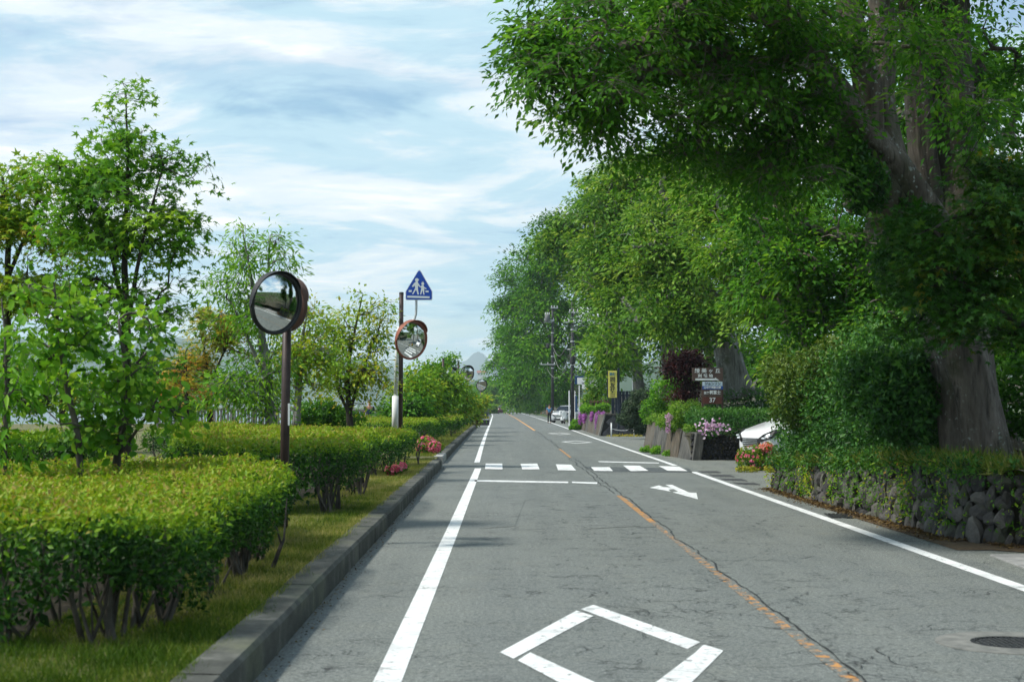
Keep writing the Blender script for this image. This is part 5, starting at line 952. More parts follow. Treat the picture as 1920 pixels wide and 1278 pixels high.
# ================================================================ fence on the lake shore, people
WOODG = pmat('weathered_fence_wood', (.045, .045, .045), (.10, .10, .10), 7, .9, .4)
fe = empty('lake_fence', (-20, 93, .18), 0, 'grey wooden slat fence along the lake shore', 'fence'); A, B = Vector((-22, 96, 0)), Vector((-4.6, 71, 0)); dv = (B-A); ln = dv.length; dv.normalize(); o0 = Vector((-20, 93, 0))
slm = MB().box(-.11, .11, -.02, .02, 0, 1.0).mesh('slat'); slm.materials.append(WOODG); ang = math.atan2(dv.y, dv.x); nsl = int(ln/.46)
for i in range(nsl):
    p = A+dv*(i*.46)-o0; link('slat', slm, None, fe, (p.x, p.y, .18), (0, 0, ang))
for z in (1.16, .30):
    a, b_ = A-o0, B-o0; nn = Vector((-dv.y, dv.x, 0))*.05; MB().add([tuple(a-nn+Vector((0,0,z))), tuple(b_-nn+Vector((0,0,z))), tuple(b_+nn+Vector((0,0,z))), tuple(a+nn+Vector((0,0,z))), tuple(a-nn+Vector((0,0,z+.11))), tuple(b_-nn+Vector((0,0,z+.11))), tuple(b_+nn+Vector((0,0,z+.11))), tuple(a+nn+Vector((0,0,z+.11)))], [(0,3,2,1),(4,5,6,7),(0,1,5,4),(1,2,6,5),(2,3,7,6),(3,0,4,7)]).build('rail', WOODG, fe)
for i in range(0, nsl, 6): p = A+dv*(i*.46+.23)-o0; MB().box(-.07, .07, -.07, .07, -.02, 1.33).build('post', WOODG, fe, loc=tuple(p), rot=(0, 0, ang))

def skin_mesh(name, verts, edges, rad, lvl=2):
    me = bpy.data.meshes.new(name); me.from_pydata(verts, edges, []); o = bpy.data.objects.new(name, me); COL.objects.link(o); md = o.modifiers.new('s', 'SKIN'); md.use_smooth_shade = True
    for i, r in enumerate(rad): me.skin_vertices[0].data[i].radius = (r if hasattr(r, '__len__') else (r, r)); me.skin_vertices[0].data[i].use_root = (i == 0)
    o.modifiers.new('d', 'SUBSURF').levels = lvl; bpy.context.view_layer.update(); out = bpy.data.meshes.new_from_object(o.evaluated_get(bpy.context.evaluated_depsgraph_get())); bpy.data.objects.remove(o); bpy.data.meshes.remove(me)
    out.name = name; out.materials.clear(); out.polygons.foreach_set('use_smooth', [True]*len(out.polygons)); return out
SKIN = pmat('skin', (.42, .22, .15), (.50, .28, .19), 6, .55); HAIR = pmat('dark_hair', (.015, .012, .010), (.03, .025, .02), 20, .6); HAIRG = pmat('thin_grey_hair', (.25, .2, .17), (.35, .28, .24), 20, .7)
def person(label, loc, rz, h, shirt, trouser, hair, stride=.18, armswing=.12, group=None):
    r = empty('person', loc, rz, label, 'person', group); s = h/1.75                     # faces -y
    hip, kn, an = .92, .50, .08
    V = [(0,0,.98),(0,0,1.18),(0,-.01,1.40),(0,-.01,1.50),(0,-.03,1.60),(0,-.035,1.68),
         (.10,0,.92),(.105,-stride*.6,.50),(.10,-stride*.7,.09),(.10,-stride*.7-.13,.05), (-.10,0,.92),(-.105,stride*.25,.50),(-.10,stride,.11),(-.10,stride-.12,.05),
         (.19,0,1.40),(.235,armswing*.5,1.14),(.23,armswing*.3-.06,.90),(.225,armswing*.3-.10,.82), (-.19,0,1.40),(-.235,-armswing*.5,1.14),(-.23,-armswing*.8-.08,.90),(-.225,-armswing*.8-.12,.82)]
    E = [(0,1),(1,2),(2,3),(3,4),(4,5),(0,6),(6,7),(7,8),(8,9),(0,10),(10,11),(11,12),(12,13),(2,14),(14,15),(15,16),(16,17),(2,18),(18,19),(19,20),(20,21)]
    Rr = [(.15,.11),(.14,.10),(.15,.10),(.055,.055),(.078,.095),(.07,.09),(.085,.085),(.058,.058),(.04,.04),(.035,.03),(.085,.085),(.058,.058),(.04,.04),(.035,.03),(.055,.055),(.042,.042),(.032,.032),(.035,.02),(.055,.055),(.042,.042),(.032,.032),(.035,.02)]
    sc = lambda vs_: [tuple(c*s for c in v) for v in vs_]; sr = lambda rs, k=1.0: [tuple(c*s*k for c in x) for x in rs]
    link('body', skin_mesh('body', sc(V), E, sr(Rr)), SKIN, r)
    tv = [0,6,7,8,10,11,12]; link('trousers', skin_mesh('trousers', sc([V[i] for i in tv]), [(0,1),(1,2),(2,3),(0,4),(4,5),(5,6)], sr([(.165,.125),(.10,.10),(.078,.078),(.062,.062),(.10,.10),(.078,.078),(.062,.062)])), trouser, r)
    shv = [(0,0,.93),(0,0,1.18),(0,-.01,1.41),(.19,0,1.41),(.222,armswing*.3,1.22),(-.19,0,1.41),(-.222,-armswing*.3,1.22)]; link('shirt', skin_mesh('shirt', sc(shv), [(0,1),(1,2),(2,3),(3,4),(2,5),(5,6)], sr([(.175,.13),(.165,.125),(.165,.115),(.075,.075),(.066,.066),(.075,.075),(.066,.066)])), shirt, r)
    for sx, yy in ((.10, -stride*.7), (-.10, stride)): MB().add([(x*s, y*s, z*s) for x, y, z in ((sx-.045,yy-.19,.0),(sx+.045,yy-.19,.0),(sx+.045,yy+.06,.0),(sx-.045,yy+.06,.0),(sx-.04,yy-.17,.06),(sx+.04,yy-.17,.06),(sx+.04,yy+.05,.10),(sx-.04,yy+.05,.10))], [(0,3,2,1),(4,5,6,7),(0,1,5,4),(1,2,6,5),(2,3,7,6),(3,0,4,7)]).build('shoe', BLACKR, r, bevel=.01)
    bm = bmesh.new(); bmesh.ops.create_uvsphere(bm, u_segments=12, v_segments=8, radius=1)
    for v in bm.verts: v.co = Vector((v.co.x*.088*s, (v.co.y*.105+(.02 if v.co.z < 0 else 0))*s, v.co.z*.09*s if v.co.z > -.2 else -.02*s))
    me = bpy.data.meshes.new('hair'); bm.to_mesh(me); bm.free(); link('hair', me, hair, r, (0, -.012*s, 1.70*s))
    f = MB()
    for sx in (-.03, .03): f.box((sx-.012)*s, (sx+.012)*s, -.128*s, -.10*s, 1.645*s, 1.658*s)
    f.build('eyes', HAIR, r); MB().add([(0,-.15*s,1.615*s),(-.016*s,-.12*s,1.61*s),(.016*s,-.12*s,1.61*s),(0,-.12*s,1.655*s)], [(0,1,2),(0,2,3),(0,3,1),(1,3,2)]).build('nose', SKIN, r)
    return r
TEALSH = pmat('blue_tshirt', (.05, .20, .38), (.07, .26, .46), 5, .8); NAVYSH = pmat('navy_tshirt', (.012, .025, .06), (.02, .035, .08), 5, .8); BLKTR = pmat('black_trousers', (.008, .010, .014), (.018, .02, .025), 5, .8)
person('person in a blue T-shirt and black trousers walking along the right edge line', (*G(1030, 793), 0), .05, 1.76, TEALSH, BLKTR, HAIR, .22, .16)
person('person in a navy T-shirt standing by the lake fence', (P(693, 780, 72)[0], 72, .185), .25, 1.68, NAVYSH, BLKTR, HAIRG, .04, .05)

# ================================================================ cars
GLASS, t, b = newmat('car_glass'); b.inputs['Base Color'].default_value = (.012, .016, .02, 1); b.inputs['Roughness'].default_value = .06; b.inputs['Specular IOR Level'].default_value = .7
CHROME = pmat('chrome', (.6, .62, .64), (.7, .72, .73), 5, .15, metal=1.0); TYRE = pmat('tyre_rubber', (.012, .012, .013), (.025, .025, .025), 9, .85); LAMP = pmat('lamp_glass', (.55, .60, .64), (.7, .74, .78), 9, .12); REDL = pmat('red_lamp', (.35, .012, .012), (.45, .02, .02), 9, .25); PLATE = pmat('number_plate_white', (.7, .72, .72), (.75, .77, .77), 5, .5)
def carpaint(name, c):
    m, t, b = newmat(name); b.inputs['Base Color'].default_value = (*c, 1); b.inputs['Roughness'].default_value = .3; b.inputs['Coat Weight'].default_value = .8; b.inputs['Coat Roughness'].default_value = .05; return m
def car(label, loc, rz, paint_, front=True, pitch=0.0, group=None):
    r = empty('parked_car', loc, rz, label, 'car', group); r.rotation_euler = (0, 0, rz); body = r           # nose at -y, length along +y
    ST = [(0.00, .66, .32, .60, .80, .55), (.06, .78, .24, .70, .90, .68), (.25, .86, .22, .84, .97, .76), (.70, .90, .22, .93, 1.04, .80), (1.15, .91, .22, .98, 1.10, .80), (1.45, .91, .22, 1.00, 1.28, .74), (1.95, .91, .22, 1.02, 1.60, .66), (2.5, .91, .22, 1.02, 1.68, .66), (3.3, .91, .22, 1.03, 1.68, .66), (3.9, .90, .22, 1.04, 1.60, .65), (4.2, .88, .24, 1.03, 1.22, .74), (4.36, .84, .30, .98, 1.06, .70), (4.42, .74, .36, .80, .90, .60)]
    v = []; f = []; n = 0
    def sec(y, hw, zb, zbelt, zt, ht):
        half = [(.0, zb), (hw*.86, zb), (hw*.97, zb+.12), (hw, (zb+zbelt)/2), (hw*.985, zbelt-.08), (hw*.95, zbelt), ((hw*.95+ht)/2+.02, (zbelt+zt-.05)/2), (ht, zt-.06), (ht*.85, zt-.01), (0, zt)]
        return [(x, y, z) for x, z in half]+[(-x, y, z) for x, z in half[-2:0:-1]]
    secs = [sec(*s_) for s_ in ST]; n = len(secs[0])
    for s_ in secs: v += s_
    for i in range(len(secs)-1):
        for j in range(n): f.append((i*n+j, i*n+(j+1) % n, (i+1)*n+(j+1) % n, (i+1)*n+j))
    f += [tuple(range(n-1, -1, -1)), tuple((len(secs)-1)*n+j for j in range(n))]; me = MB().add(v, f).build('body', paint_, r, smooth=True)
    def panel(name, i0, i1, j0, j1, mat, off_=.008, sh=.06):
        for sg in (1, -1):
            mb = MB(); pts = []
            for i, j in ((i0, j0), (i1, j0), (i1, j1), (i0, j1)): p = Vector(secs[i][j]); p.x *= sg; pts.append(p)
            c = sum(pts, Vector())/4; nn = (pts[1]-pts[0]).cross(pts[3]-pts[0]).normalized(); nn = nn if nn.x*sg >= 0 else -nn
            a = [p+(c-p)*sh+nn*off_ for p in pts]; bck = [p-nn*.02 for p in a]; mb.add(a+bck, [(0,1,2,3),(7,6,5,4),(0,4,5,1),(1,5,6,2),(2,6,7,3),(3,7,4,0)]); mb.build(name, mat, r)
    panel('side_window', 5, 6, 5, 7, GLASS, .015); panel('side_window', 6, 7, 5, 7, GLASS, .015); panel('side_window', 7, 8, 5, 7, GLASS, .015); panel('side_window', 8, 9, 5, 7, GLASS, .015)
    for nm, i0, i1 in (('windscreen', 4, 6), ('rear_window', 9, 10)):
        a, b_ = secs[i0], secs[i1]; w0, w1 = (abs(a[7][0]) if nm != 'windscreen' else .76), abs(b_[7][0]); z0, z1 = a[9][2], b_[9][2]; y0, y1 = a[0][1], b_[0][1]; o_ = -.025 if nm == 'windscreen' else .025
        sub_ = [(-w0*.95, y0+(y1-y0)*.06+o_, z0+(z1-z0)*.04+.012), (w0*.95, y0+(y1-y0)*.06+o_, z0+(z1-z0)*.04+.012), (w1*.92, y1-(y1-y0)*.08+o_, z1-(z1-z0)*.06+.02), (-w1*.92, y1-(y1-y0)*.08+o_, z1-(z1-z0)*.06+.02)]
        MB().add(sub_+[(x, y-o_*1.6, z-.05) for x, y, z in sub_], [(0,1,2,3),(7,6,5,4),(0,4,5,1),(1,5,6,2),(2,6,7,3),(3,7,4,0)]).build(nm, GLASS, r)
    for y in (.86, 3.52):
        for sg in (1, -1):
            w = empty('wheel', (sg*.80, y, .33)); w.parent = r; tb = MB().lathe([(.20, -.11), (.31, -.11), (.335, -.08), (.335, .08), (.31, .11), (.20, .11)], 20); tb.v = [(z, x, y_) for x, y_, z in tb.v]; tb.build('tyre', TYRE, w, smooth=True)
            rb = MB().lathe([(.001, .085), (.06, .095), (.20, .07), (.215, .10)], 14); rb.v = [(z*sg, x, y_) for x, y_, z in rb.v]; rb.build('rim', CHROME, w)
            ab = MB().lathe([(.35, .0), (.41, .0)], 22); ab.v = [(sg*.118, x, y_) for x, y_, z in ab.v]; ab.build('wheel_arch', TYRE, w)
    # front: grille with bars, headlights sweeping round the corner, dark intake, plate; rear lamps
    MB().box(-.42, .42, -.045, .03, .50, .76).build('grille', BLACKR, r, bevel=.02)
    for i in range(5): MB().box(-.40+.01*i, .40-.01*i, -.062, -.044, .515+i*.05, .540+i*.05).build('grille_bar', CHROME, r)
    MB().box(-.50, .50, -.03, .05, .30, .42).build('air_intake', BLACKR, r, bevel=.02); MB().box(-.17, .17, -.07, -.045, .42, .53).build('number_plate', PLATE, r)
    for sg in (1, -1):
        pts = [(sg*.45, -.045, .66), (sg*.80, .10, .74), (sg*.885, .50, .90), (sg*.80, .30, .955), (sg*.62, .02, .86), (sg*.45, -.04, .76)]; c = Vector((sg*.45, .55, .65)); inn = [Vector(p)+(c-Vector(p)).normalized()*.1 for p in pts]; pts = [Vector(p)+(Vector(p)-c).normalized()*.03 for p in pts]
        MB().add(pts+inn, [tuple(range(6)), tuple(range(11, 5, -1))]+[(i, 6+i, 6+(i+1) % 6, (i+1) % 6) for i in range(6)]).build('headlight', BLACKR, r)
        MB().box(sg*.62-.07, sg*.62+.07, -.035, .02, .74, .79).build('headlight_lens', LAMP, r, bevel=.01); MB().box(sg*.80-.05, sg*.80+.05, .04, .12, .80, .84).build('headlight_lens', LAMP, r, bevel=.01)
        MB().box(sg*.60-.16, sg*.60+.16, 4.34, 4.46, .84, .98).build('tail_lamp', REDL, r, bevel=.02)
        MB().add([(sg*.90, 1.30, 1.00), (sg*1.08, 1.34, 1.02), (sg*1.08, 1.42, 1.02), (sg*.90, 1.42, 1.00), (sg*.90, 1.30, 1.12), (sg*1.08, 1.34, 1.15), (sg*1.08, 1.42, 1.15), (sg*.90, 1.42, 1.12)], [(0,3,2,1),(4,5,6,7),(0,1,5,4),(1,2,6,5),(2,3,7,6),(3,0,4,7)]).build('wing_mirror', paint_, r, bevel=.02)
    return r
x, y = G(1388, 873); c = car('white car nosing out of the driveway behind the azalea bush', (6.62, 40.5, .0), R(-68), carpaint('white_car_paint', (.78, .79, .80))); c.rotation_mode = 'XYZ'; c.rotation_euler = (R(8), 0, R(-68))
c2 = car('silver car parked on the right verge beyond the flowered wall', (*P(1047, 0, 146)[:2], 0), R(-22), carpaint('silver_car_paint', (.45, .47, .49)))
c3 = car('dark red car driving away at the far end of the road', (*P(941, 0, 320)[:2], 0), R(180), carpaint('dark_red_car_paint', (.05, .008, .010))); c3.location.y += 4.4; c3.name = 'distant_car'
c4 = car('tiny white car at the far bend of the road', (*P(971, 0, 392)[:2], 0), R(60), carpaint('white_far_car_paint', (.75, .76, .77))); c4.name = 'distant_car'
# white scooter with top box beside the silver car
scd = 138.0; sc0 = empty('scooter', (*P(1056, 0, scd)[:2], 0), R(8), 'white delivery scooter parked in front of the silver car', 'scooter')
WPL = pmat('white_plastic', (.7, .72, .73), (.76, .78, .78), 5, .35)
for y in (-.55, .62): 
    tb = MB().lathe([(.14, -.05), (.22, -.05), (.235, 0), (.22, .05), (.14, .05)], 16); tb.v = [(z, x+y, y_+.235) for x, y_, z in tb.v]; tb.build('wheel', TYRE, sc0, smooth=True)
MB().tube([(0,-.55,.24),(0,-.42,.6),(0,-.36,1.0)], [.04,.07,.05], 8).build('fork', WPL, sc0); MB().plate([(-.22,.42),(.22,.42),(.20,1.0),(.10,1.12),(-.10,1.12),(-.20,1.0)], -.46, -.36).build('leg_shield', WPL, sc0, bevel=.02)
MB().box(-.14,.14,-.2,.75,.30,.62).build('body_cover', WPL, sc0, bevel=.05); MB().box(-.13,.13,-.05,.55,.63,.72).build('seat', BLACKR, sc0, bevel=.03); MB().box(-.22,.22,.45,.9,.74,1.2).build('top_box', WPL, sc0, bevel=.03); MB().tube([(-.33,-.34,1.05),(0,-.38,1.08),(.33,-.34,1.05)], .018, 6).build('handlebar', BLACKR, sc0)
# azalea beside the white car and pink azaleas on the left
def azalea(name, label, lobes, nleaf, ls, nfl, fs, petal, z0, leafm=GH, tone=(.45, .2), face=(-.3, -1, .5)):
    root = bush(name, label, lobes, nleaf, ls, leafm, cat='azalea', tone=tone, z0=z0); LA = np.array([l[:6] for l in lobes]); li = RNG.integers(0, len(lobes), nfl*4); d = sphere(nfl*4); kk = (d@np.array(face) > .25); li, d = li[kk][:nfl], d[kk][:nfl]; m = len(d)
    pts = LA[li, :3]+d*LA[li, 3:6]*1.04; pp = np.repeat(pts, 5, 0); dd = np.repeat(d, 5, 0); a = unit(np.cross(dd, rnd(len(dd))))+dd*.3; leaves('blossoms', pp-np.array(root.location), dd+rnd(len(dd), .25), a, fs*RNG.uniform(.8, 1.2, len(pp)), np.repeat(RNG.random(m), 5), petal, root, 'round'); return root
azalea('azalea_bush', 'azalea bush with pink and coral blossom at the driveway edge', [L(1412,862,38.2,32,26,.35), L(1438,858,38.2,18,28,.3)], 6500, .055, 75, .05, PINK, .0, tone=(.5, .22)); azalea('azalea_bush', 'small coral blossom patch on top of the driveway azalea bush', [L(1436,838,38.0,14,6,.2)], 300, .05, 26, .05, CORAL, .0)
bush('weeds', 'yellow-green weeds and one purple flower at the foot of the driveway azalea', [L(1400,879,37,22,5,.2), L(1445,880,37,12,5,.2)], 700, .06, YELLOWP, tone=(.15, .2), z0=0)
azalea('azalea_bush', 'bright pink azalea at the path opening by the far kerb', [L(800,834,45,20,16,.5), L(816,838,44.6,14,11,.3)], 2200, .07, 120, .055, PINK, .18)
azalea('azalea_bush', 'pink azalea at the foot of the hedge just before the crosswalk', [L(738,880,31,16,8,.25), L(752,874,32,12,7,.25)], 1300, .06, 70, .055, PINK, .18, leafm=G2)
# low log edging at the path opening
lg = empty('log_edging', (*G(786, 852, .1), .1), 0, 'row of short dark logs edging the flower bed at the path opening', 'edging'); o0 = Vector(lg.location)
for i in range(13):
    p = G(786+i*3.5, 853, .1); MB().tube([(p[0]-o0.x, 0, -.1), (p[0]-o0.x, 0, .12+random.gauss(0, .01))], .03, 8).build('log', WOODG, lg)
hp = empty('steel_hoop', (*G(766, 832, .18), .18), 0, 'small pale steel hoop barrier before the pink azalea', 'barrier'); pts = [(0,0,-.1),(0,0,.52),(.05,0,.6),(.20,0,.6),(.26,0,.52),(.26,0,-.1)]; MB().tube(pts, .025, 8).build('hoop', GALV, hp, smooth=True)
# striped barrier, dark stone parapet by the far car, posts
br_ = empty('barrier', (*G(899.5, 797), 0), 0, 'black and yellow striped roadside barrier beyond the last hedge', 'barrier'); YS = pmat('barrier_yellow', (.55, .40, .03), (.62, .46, .05), 6, .5); q_ = br_.location.y/FPX
MB().box(0, 18*q_, 0, .04, 0, 10*q_).build('dark_panel', BLACKP, br_); MB().box(0, 18*q_, -.03, .0, 11*q_, 12.4*q_).build('lower_rail', GALV, br_); MB().box(0, 18*q_, -.01, .03, 12.6*q_, 16.6*q_).build('top_rail', BLACKP, br_)
for i in range(5): x0 = (1+i*3.6)*q_; MB().plate([(x0, 13*q_), (x0+1.5*q_, 13*q_), (x0+2.6*q_, 16.2*q_), (x0+1.1*q_, 16.2*q_)], -.02, -.011).build('yellow_stripe', YS, br_)
for px in (900, 917): MB().box((px-899.5)*q_-.03, (px-899.5)*q_+.03, .041, .1, 0, 17*q_).build('post', BLACKP, br_)
o = MB().box(-4.6, -3.6, 175, 330, 0, .85).build('parapet', STONE); tag(o, 'long dark stone parapet along the left kerb before the far car', 'wall')
o = MB().box(-8, 6, 440, 441, 0, 1.0).build('parapet', STONE); tag(o, 'dark low wall across the far bend behind the cars', 'wall')
OR = pmat('orange_marker', (.62, .22, .02), (.7, .28, .04), 6, .5)
for px, pb, pt, lab in ((1014.5,776,759,'thin orange marker post left of the walking person'), (1031.5,775,755,'thin orange marker post behind the walking person')):
    d = 1.6*FPX/(pb-CY); mk = empty('marker_post', ((px-CX)/FPX*d, d, 0), 0, lab, 'post', 'orange marker posts'); MB().tube([(0,0,-.1),(0,0,(pb-pt)/FPX*d)], .10, 8).build('shaft', OR, mk); MB().lathe([(.001,(pb-pt)/FPX*d+.06),(.11,(pb-pt)/FPX*d),(.11,(pb-pt)/FPX*d-.2)], 8).build('cap', OFFW, mk)
# far green guide sign on its pole
d = 345.0; gs = empty('guide_sign', (P(940.5, 0, d)[0], d, 0), 0, 'small teal green guide sign on a pole at the far bend', 'sign'); GRN = pmat('guide_sign_teal', (.0, .16, .17), (.01, .20, .20), 5, .4); kk = d/FPX
MB().tube([(0,0,0),(0,0,3.9)], .12, 8).build('pole', WOODP, gs); MB().tube([(0,0,3.7),(1.1,0,3.7)], .06, 6).build('arm', GALV, gs); MB().box(.55, 1.7, -.06, 0, 2.6, 3.6).build('panel', GRN, gs); MB().box(.6, 1.65, -.07, -.06, 3.2, 3.55).build('pale_band', PALEB, gs)

# ================================================================ utility poles and cables
UG_ = 'utility poles on the right'
POLE = pmat('utility_pole_dark', (.022, .024, .028), (.05, .05, .052), 5, .7); POLEC = pmat('utility_pole_concrete', (.13, .14, .14), (.2, .2, .2), 4, .8)
def upole(label, px, d, topy, arms):
    r = empty('utility_pole', ((px-CX)/FPX*d, d, 0), 0, label, 'utility pole', UG_); zt = CAMH+(CY-topy)/FPX*d; MB().tube([(0,0,-.2),(0,0,zt*.5),(0,0,zt)], [.17,.14,.10], 10).build('shaft', POLE, r, smooth=True)
    for k, (py, x0, x1) in enumerate(arms):
        z = CAMH+(CY-py)/FPX*d; MB().box(x0, x1, -.16, -.09, z-.05, z+.05).build('crossarm', GALV, r)
        for xx in np.linspace(x0+.1, x1-.1, 3): MB().lathe([(.03,0),(.05,.06),(.02,.09),(.05,.12),(.02,.18)], 8, (float(xx), -.125, z+.05)).build('insulator', OFFW, r)
    for py in range(int(topy)+30, 700, 22): z = CAMH+(CY-py)/FPX*d; MB().lathe([(.165,-.05),(.175,0),(.165,.05)], 10, (0,0,z)).build('band', GALV, r)
    return r
p1 = upole('nearer utility pole with cable bands behind the white signboard', 1073.5, 122, 566, [(585,-.3,.5), (604,-.75,.2)])
z = lambda py, d: CAMH+(CY-py)/FPX*d
MB().tube([(-.42,-.1,z(655,122)),(.1,-.1,z(655,122))], .06, 8).build('cable_closure', GALV, p1); MB().lathe([(.2,-.6),(.24,-.5),(.24,.5),(.2,.6)], 12, (0,-.2,z(668,122))).build('cable_box', POLE, p1, smooth=True)
for xx in (-.27, .2): MB().tube([(xx,-.15,0),(xx,-.15,z(732,122))], .05, 8).build('cable_guard', OFFW, p1)
p2 = upole('farther utility pole carrying a round transformer', 1036, 162, 572, [(577,-.2,.6), (600,-.9,.2), (683,-1.3,.3)])
MB().lathe([(.001,.8),(.22,.77),(.27,.7),(.27,.05),(.22,0),(.001,0)], 14, (-.55,-.2,z(603,162))).build('transformer', POLEC, p2, smooth=True)
for xx in (-.75, -.55, -.35): MB().lathe([(.04,0),(.07,.1),(.03,.2),(.05,.25)], 8, (xx,-.2,z(603,162)+.76)).build('bushing', OFFW, p2)
MB().box(-.95,-.02,-.25,-.15,z(603,162)-.1,z(603,162)-.04).build('transformer_shelf', GALV, p2); MB().lathe([(.16,-.25),(.2,-.2),(.2,.2),(.16,.25)], 10, (-.5,-.2,z(648,162))).build('cable_box', POLE, p2)
p3 = empty('lamp_post', ((1187-CX)/FPX*88, 88, .2), 0, 'thin pale steel pole rising behind the dark metal fence', 'pole'); MB().tube([(0,0,0),(0,0,z(672,88))], .055, 8).build('shaft', GALV, p3, smooth=True); MB().lathe([(.001,z(672,88)+.05),(.06,z(672,88)),(.06,z(672,88)-.1)], 8).build('cap', GALV, p3)
def cable(label, a, b_, sag, r=.02):
    A_, B_ = Vector(a), Vector(b_); pts = [A_+(B_-A_)*u-Vector((0,0,sag*4*u*(1-u))) for u in np.linspace(0, 1, 20)]; o = MB().tube(pts, r*.8, 5).build('cable', CONC); tag(o, label, 'cable', 'sagging cables between the utility poles')
X1, X2 = p1.location.x, p2.location.x
cable('uppermost thick sagging cable between the two utility poles', (X1-.2,121.8,z(624,122)), (X2+.1,161.8,z(652,162)), 1.3, .035); cable('middle thick sagging cable between the two utility poles', (X1-.2,121.8,z(660,122)), (X2+.1,161.8,z(660,162)), 1.6, .035); cable('lowest thick sagging cable between the two utility poles', (X1-.2,121.8,z(676,122)), (X2-.6,161.8,z(690,162)), 1.2, .03)
cable('thick sagging cable from the nearer utility pole to the right, upper one', (X1+.1,121.8,z(666,122)), (8.4,88,z(668,88)), 1.0, .03); cable('thick sagging cable from the nearer utility pole to the right, lower one', (X1+.1,121.8,z(682,122)), (8.4,88,z(682,88)), .9, .03)

# ================================================================ behind the camera: what the mirrors look at
car('white car waiting on the road behind the camera, seen only in the mirrors', (3.4, -12, 0), R(180), bpy.data.materials['white_car_paint']).name = 'following_car'
src = [o for o in COL.objects if o.name.startswith('forest_tree') and o.parent is None]
for i, (x, y, s_, k) in enumerate(((11, 4, .8, 0), (10.5, -8, .9, 1), (9.5, -20, .8, 3), (10, -34, .8, 4), (9, -55, .9, 5))):
    o = src[k]; dup(o, (x, y, .8), i*1.7, s_, 'roadside tree behind the camera, number %s from the huge trunk' % ('one', 'two', 'three', 'four', 'five')[i])
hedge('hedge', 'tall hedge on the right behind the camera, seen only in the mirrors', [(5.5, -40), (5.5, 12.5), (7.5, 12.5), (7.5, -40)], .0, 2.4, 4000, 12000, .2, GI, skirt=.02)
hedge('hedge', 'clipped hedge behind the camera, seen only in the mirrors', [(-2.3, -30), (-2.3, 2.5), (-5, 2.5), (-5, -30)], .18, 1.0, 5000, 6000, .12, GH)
# ================================================================ far land: hills across the lake, snow-streaked mountain, houses, haze
FARW = pmat('far_forest', (.020, .050, .018), (.06, .11, .035), .02, .95, coord='Object'); HILLM = pmat('far_hill_forest', (.02, .05, .02), (.05, .085, .03), .004, .95)
mm, t, b = newmat('mountain_rock'); v = N(t, 'ShaderNodeTexCoord').outputs['Object']; sz = N(t, 'ShaderNodeSeparateXYZ'); LK(t, v, sz.inputs[0]); nn_ = tnoise(t, .006, vec=v, detail=7)
hh_ = M(t, 'ADD', M(t, 'MULTIPLY', sz.outputs[2], .0029), M(t, 'MULTIPLY', nn_, 1.0)); LK(t, tramp(t, hh_, [(1.10, (.06, .08, .08)), (1.15, (.85, .87, .9))]), b.inputs['Base Color']); b.inputs['Roughness'].default_value = .9
def ridge(name, prof, d, depth, mat, rough, seed, nx=160, ny=14):
    rg = np.random.default_rng(seed); pxs = np.linspace(prof[0][0], prof[-1][0], nx); hy = np.interp(pxs, [p[0] for p in prof], [p[1] for p in prof]); ph = rg.random(12)*6.28
    v = []; f = []
    for j in range(ny):
        u = j/(ny-1); env = math.sin(math.pi*min(u/.5, 1)/2) if u < .5 else max(0.0, math.cos((u-.5)*math.pi))**.8
        yy = d-depth*.5+depth*u
        for i in range(nx):
            ht = (CY-hy[i])/FPX*d; w = sum(math.sin(pxs[i]*.02*(k+1)*1.7+u*9*(k+1)*.6+ph[k])/(k+1) for k in range(8)); v.append(((pxs[i]-CX)/FPX*d, yy, max(-2, ht*env*(1+rough*w*(1-.6*abs(2*u-1)))) if 0 < u < 1 else -2))
    for j in range(ny-1):
        for i in range(nx-1): f.append((j*nx+i, j*nx+i+1, (j+1)*nx+i+1, (j+1)*nx+i))
    me = bpy.data.meshes.new(name); me.from_pydata(v, [], f); me.polygons.foreach_set('use_smooth', [True]*len(f)); o = link(name, me, mat); o['kind'] = 'structure'
ridge('lake_hills', [(-700,700),(-300,650),(0,625),(200,640),(360,634),(420,650),(560,668),(650,672),(720,684),(800,705),(860,725),(900,752)], 3300, 900, HILLM, .05, 3)
ridge('mountain', [(560,730),(700,705),(760,700),(810,690),(840,682),(862,675),(874,676),(886,671),(895,669),(906,671),(918,676),(940,683),(980,690),(1050,700),(1300,730)], 6000, 1700, mm, .07, 5, 220, 24)
ridge('wooded_hill', [(780,757),(830,735),(880,714),(905,706),(930,708),(960,712),(1000,702),(1100,690),(1400,660),(1900,650)], 1400, 700, HILLM, .03, 8)
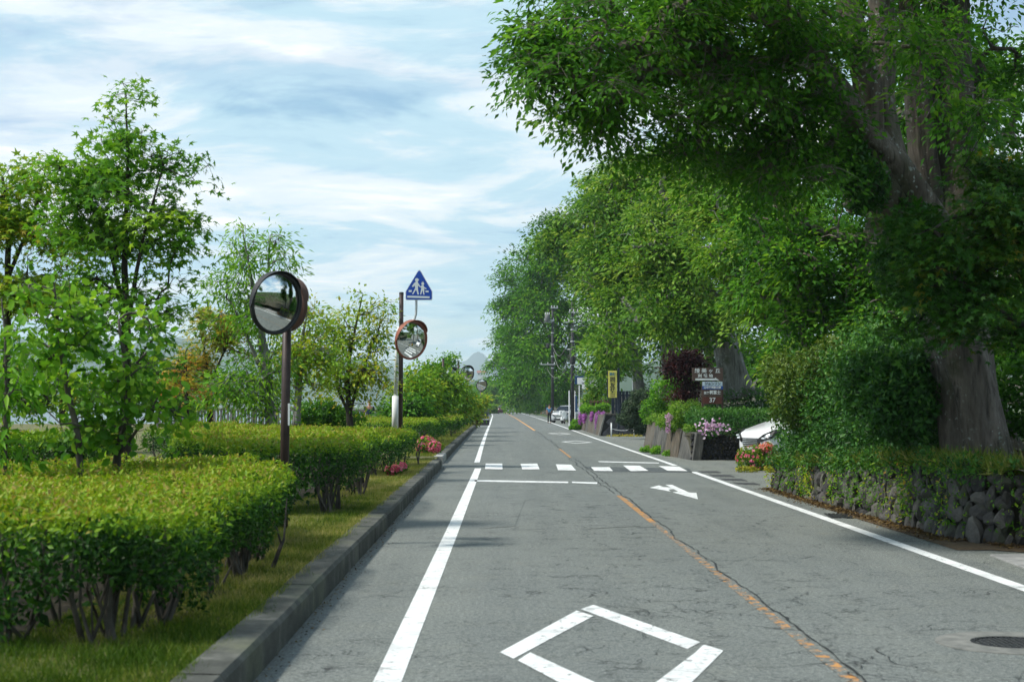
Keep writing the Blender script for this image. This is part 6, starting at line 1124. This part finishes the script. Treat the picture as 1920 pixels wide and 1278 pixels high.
# trees at the bend
lob = []; rg = random.Random(5)
for i in range(46):
    d = rg.uniform(430, 760); px = rg.uniform(860, 1030); lob.append(L(px, 761-rg.uniform(4, 34)*(.6+.4*(px > 900)), d, rg.uniform(9, 18), rg.uniform(10, 20)))
o = bush('far_wood', None, lob, 20000, 1.7, G2, tone=(.5, .22), z0=-.02, origin=(0, 600, 0)); o['kind'] = 'stuff'
for k in ('label', 'category'):
    if k in o: del o[k]
tree('broadleaf_tree', 'pale green willow-like tree behind the farthest mirror', [stemP((925,775,395,.35),(924,745,395,.25),(926,715,395,.08))], [L(922,722,395,18,16), L(910,738,395,16,16), L(936,735,395,16,18), L(920,752,395,24,12), L(900,755,395,14,10)], 180, 34, .7, G3, BARK_PALE, group='park trees behind the hedges', spray_r=2.2, flat=.4, tone=(.05, .12), droop=.5, twig=.03)
for px, py, d, lab in ((971,757,372,'round low shrub at the far bend, right of the far car'), (922,766,330,'clipped pale shrub at the far bend, left of the far car')):
    bush('shrub', lab, [L(px,py,d,10,8), L(px+9,py+1,d,8,7), L(px-5,py+3,d,6,5)], 1600, .5, G3, tone=(.15, .15), z0=0)
RTILE = pmat('terracotta_roof', (.25, .10, .08), (.33, .15, .12), .5, .8); HW = pmat('house_wall', (.62, .62, .60), (.72, .72, .70), .4, .8); GREYR = pmat('grey_roof', (.12, .13, .15), (.2, .21, .23), .4, .7)
def house(name, label, loc, w, dp, h, rmat, group=None):
    r = empty(name, loc, 0, label, 'house', group); MB().box(-w/2, w/2, -dp/2, dp/2, -3, h).build('wall', HW, r); e = .06*w
    MB().add([(-w/2-e,-dp/2-e,h),(w/2+e,-dp/2-e,h),(w/2+e,dp/2+e,h),(-w/2-e,dp/2+e,h),(-w/2-e,0,h+dp*.35),(w/2+e,0,h+dp*.35)], [(0,1,5,4),(2,3,4,5),(0,4,3),(1,2,5),(0,3,2,1)]).build('roof', rmat, r)
    for i in range(3): x = -w*.32+i*w*.32; MB().box(x-w*.07, x+w*.07, -dp/2-.08, -dp/2-.01, h*.35, h*.75).build('window', GLASS, r)
    return r
house('house', 'house with faded red roof on the wooded hill below the mountain', P(903, 704.5, 1250), 7, 5, 2.6, RTILE)
rg = random.Random(9); hs = None
for i in range(12):
    px = rg.uniform(330, 820); loc = ((px-CX)/FPX*2660, 2660+rg.uniform(-30, 60), 1.0); lab = 'tiny pale house across the lake'
    if hs is None: hs = house('house', lab, loc, 15, 9, 7, GREYR, 'houses on the far lake shore')
    else: dup(hs, loc, rg.uniform(-.4, .4), rg.uniform(.7, 1.5))
hz = MB().box(-9200, 9200, -500, 12200, -4.2, 245).mesh('haze'); ho = link('haze', hz); ho['kind'] = 'stuff'
hm = bpy.data.materials.new('haze_air'); hm.use_nodes = True; ht = hm.node_tree; ht.nodes.clear(); out = N(ht, 'ShaderNodeOutputMaterial'); pv = N(ht, 'ShaderNodeVolumePrincipled'); pv.inputs['Color'].default_value = (.76, .90, 1.0, 1); pv.inputs['Density'].default_value = 1.7e-4; pv.inputs['Anisotropy'].default_value = .2; LK(ht, pv.outputs[0], out.inputs['Volume']); hz.materials.append(hm)
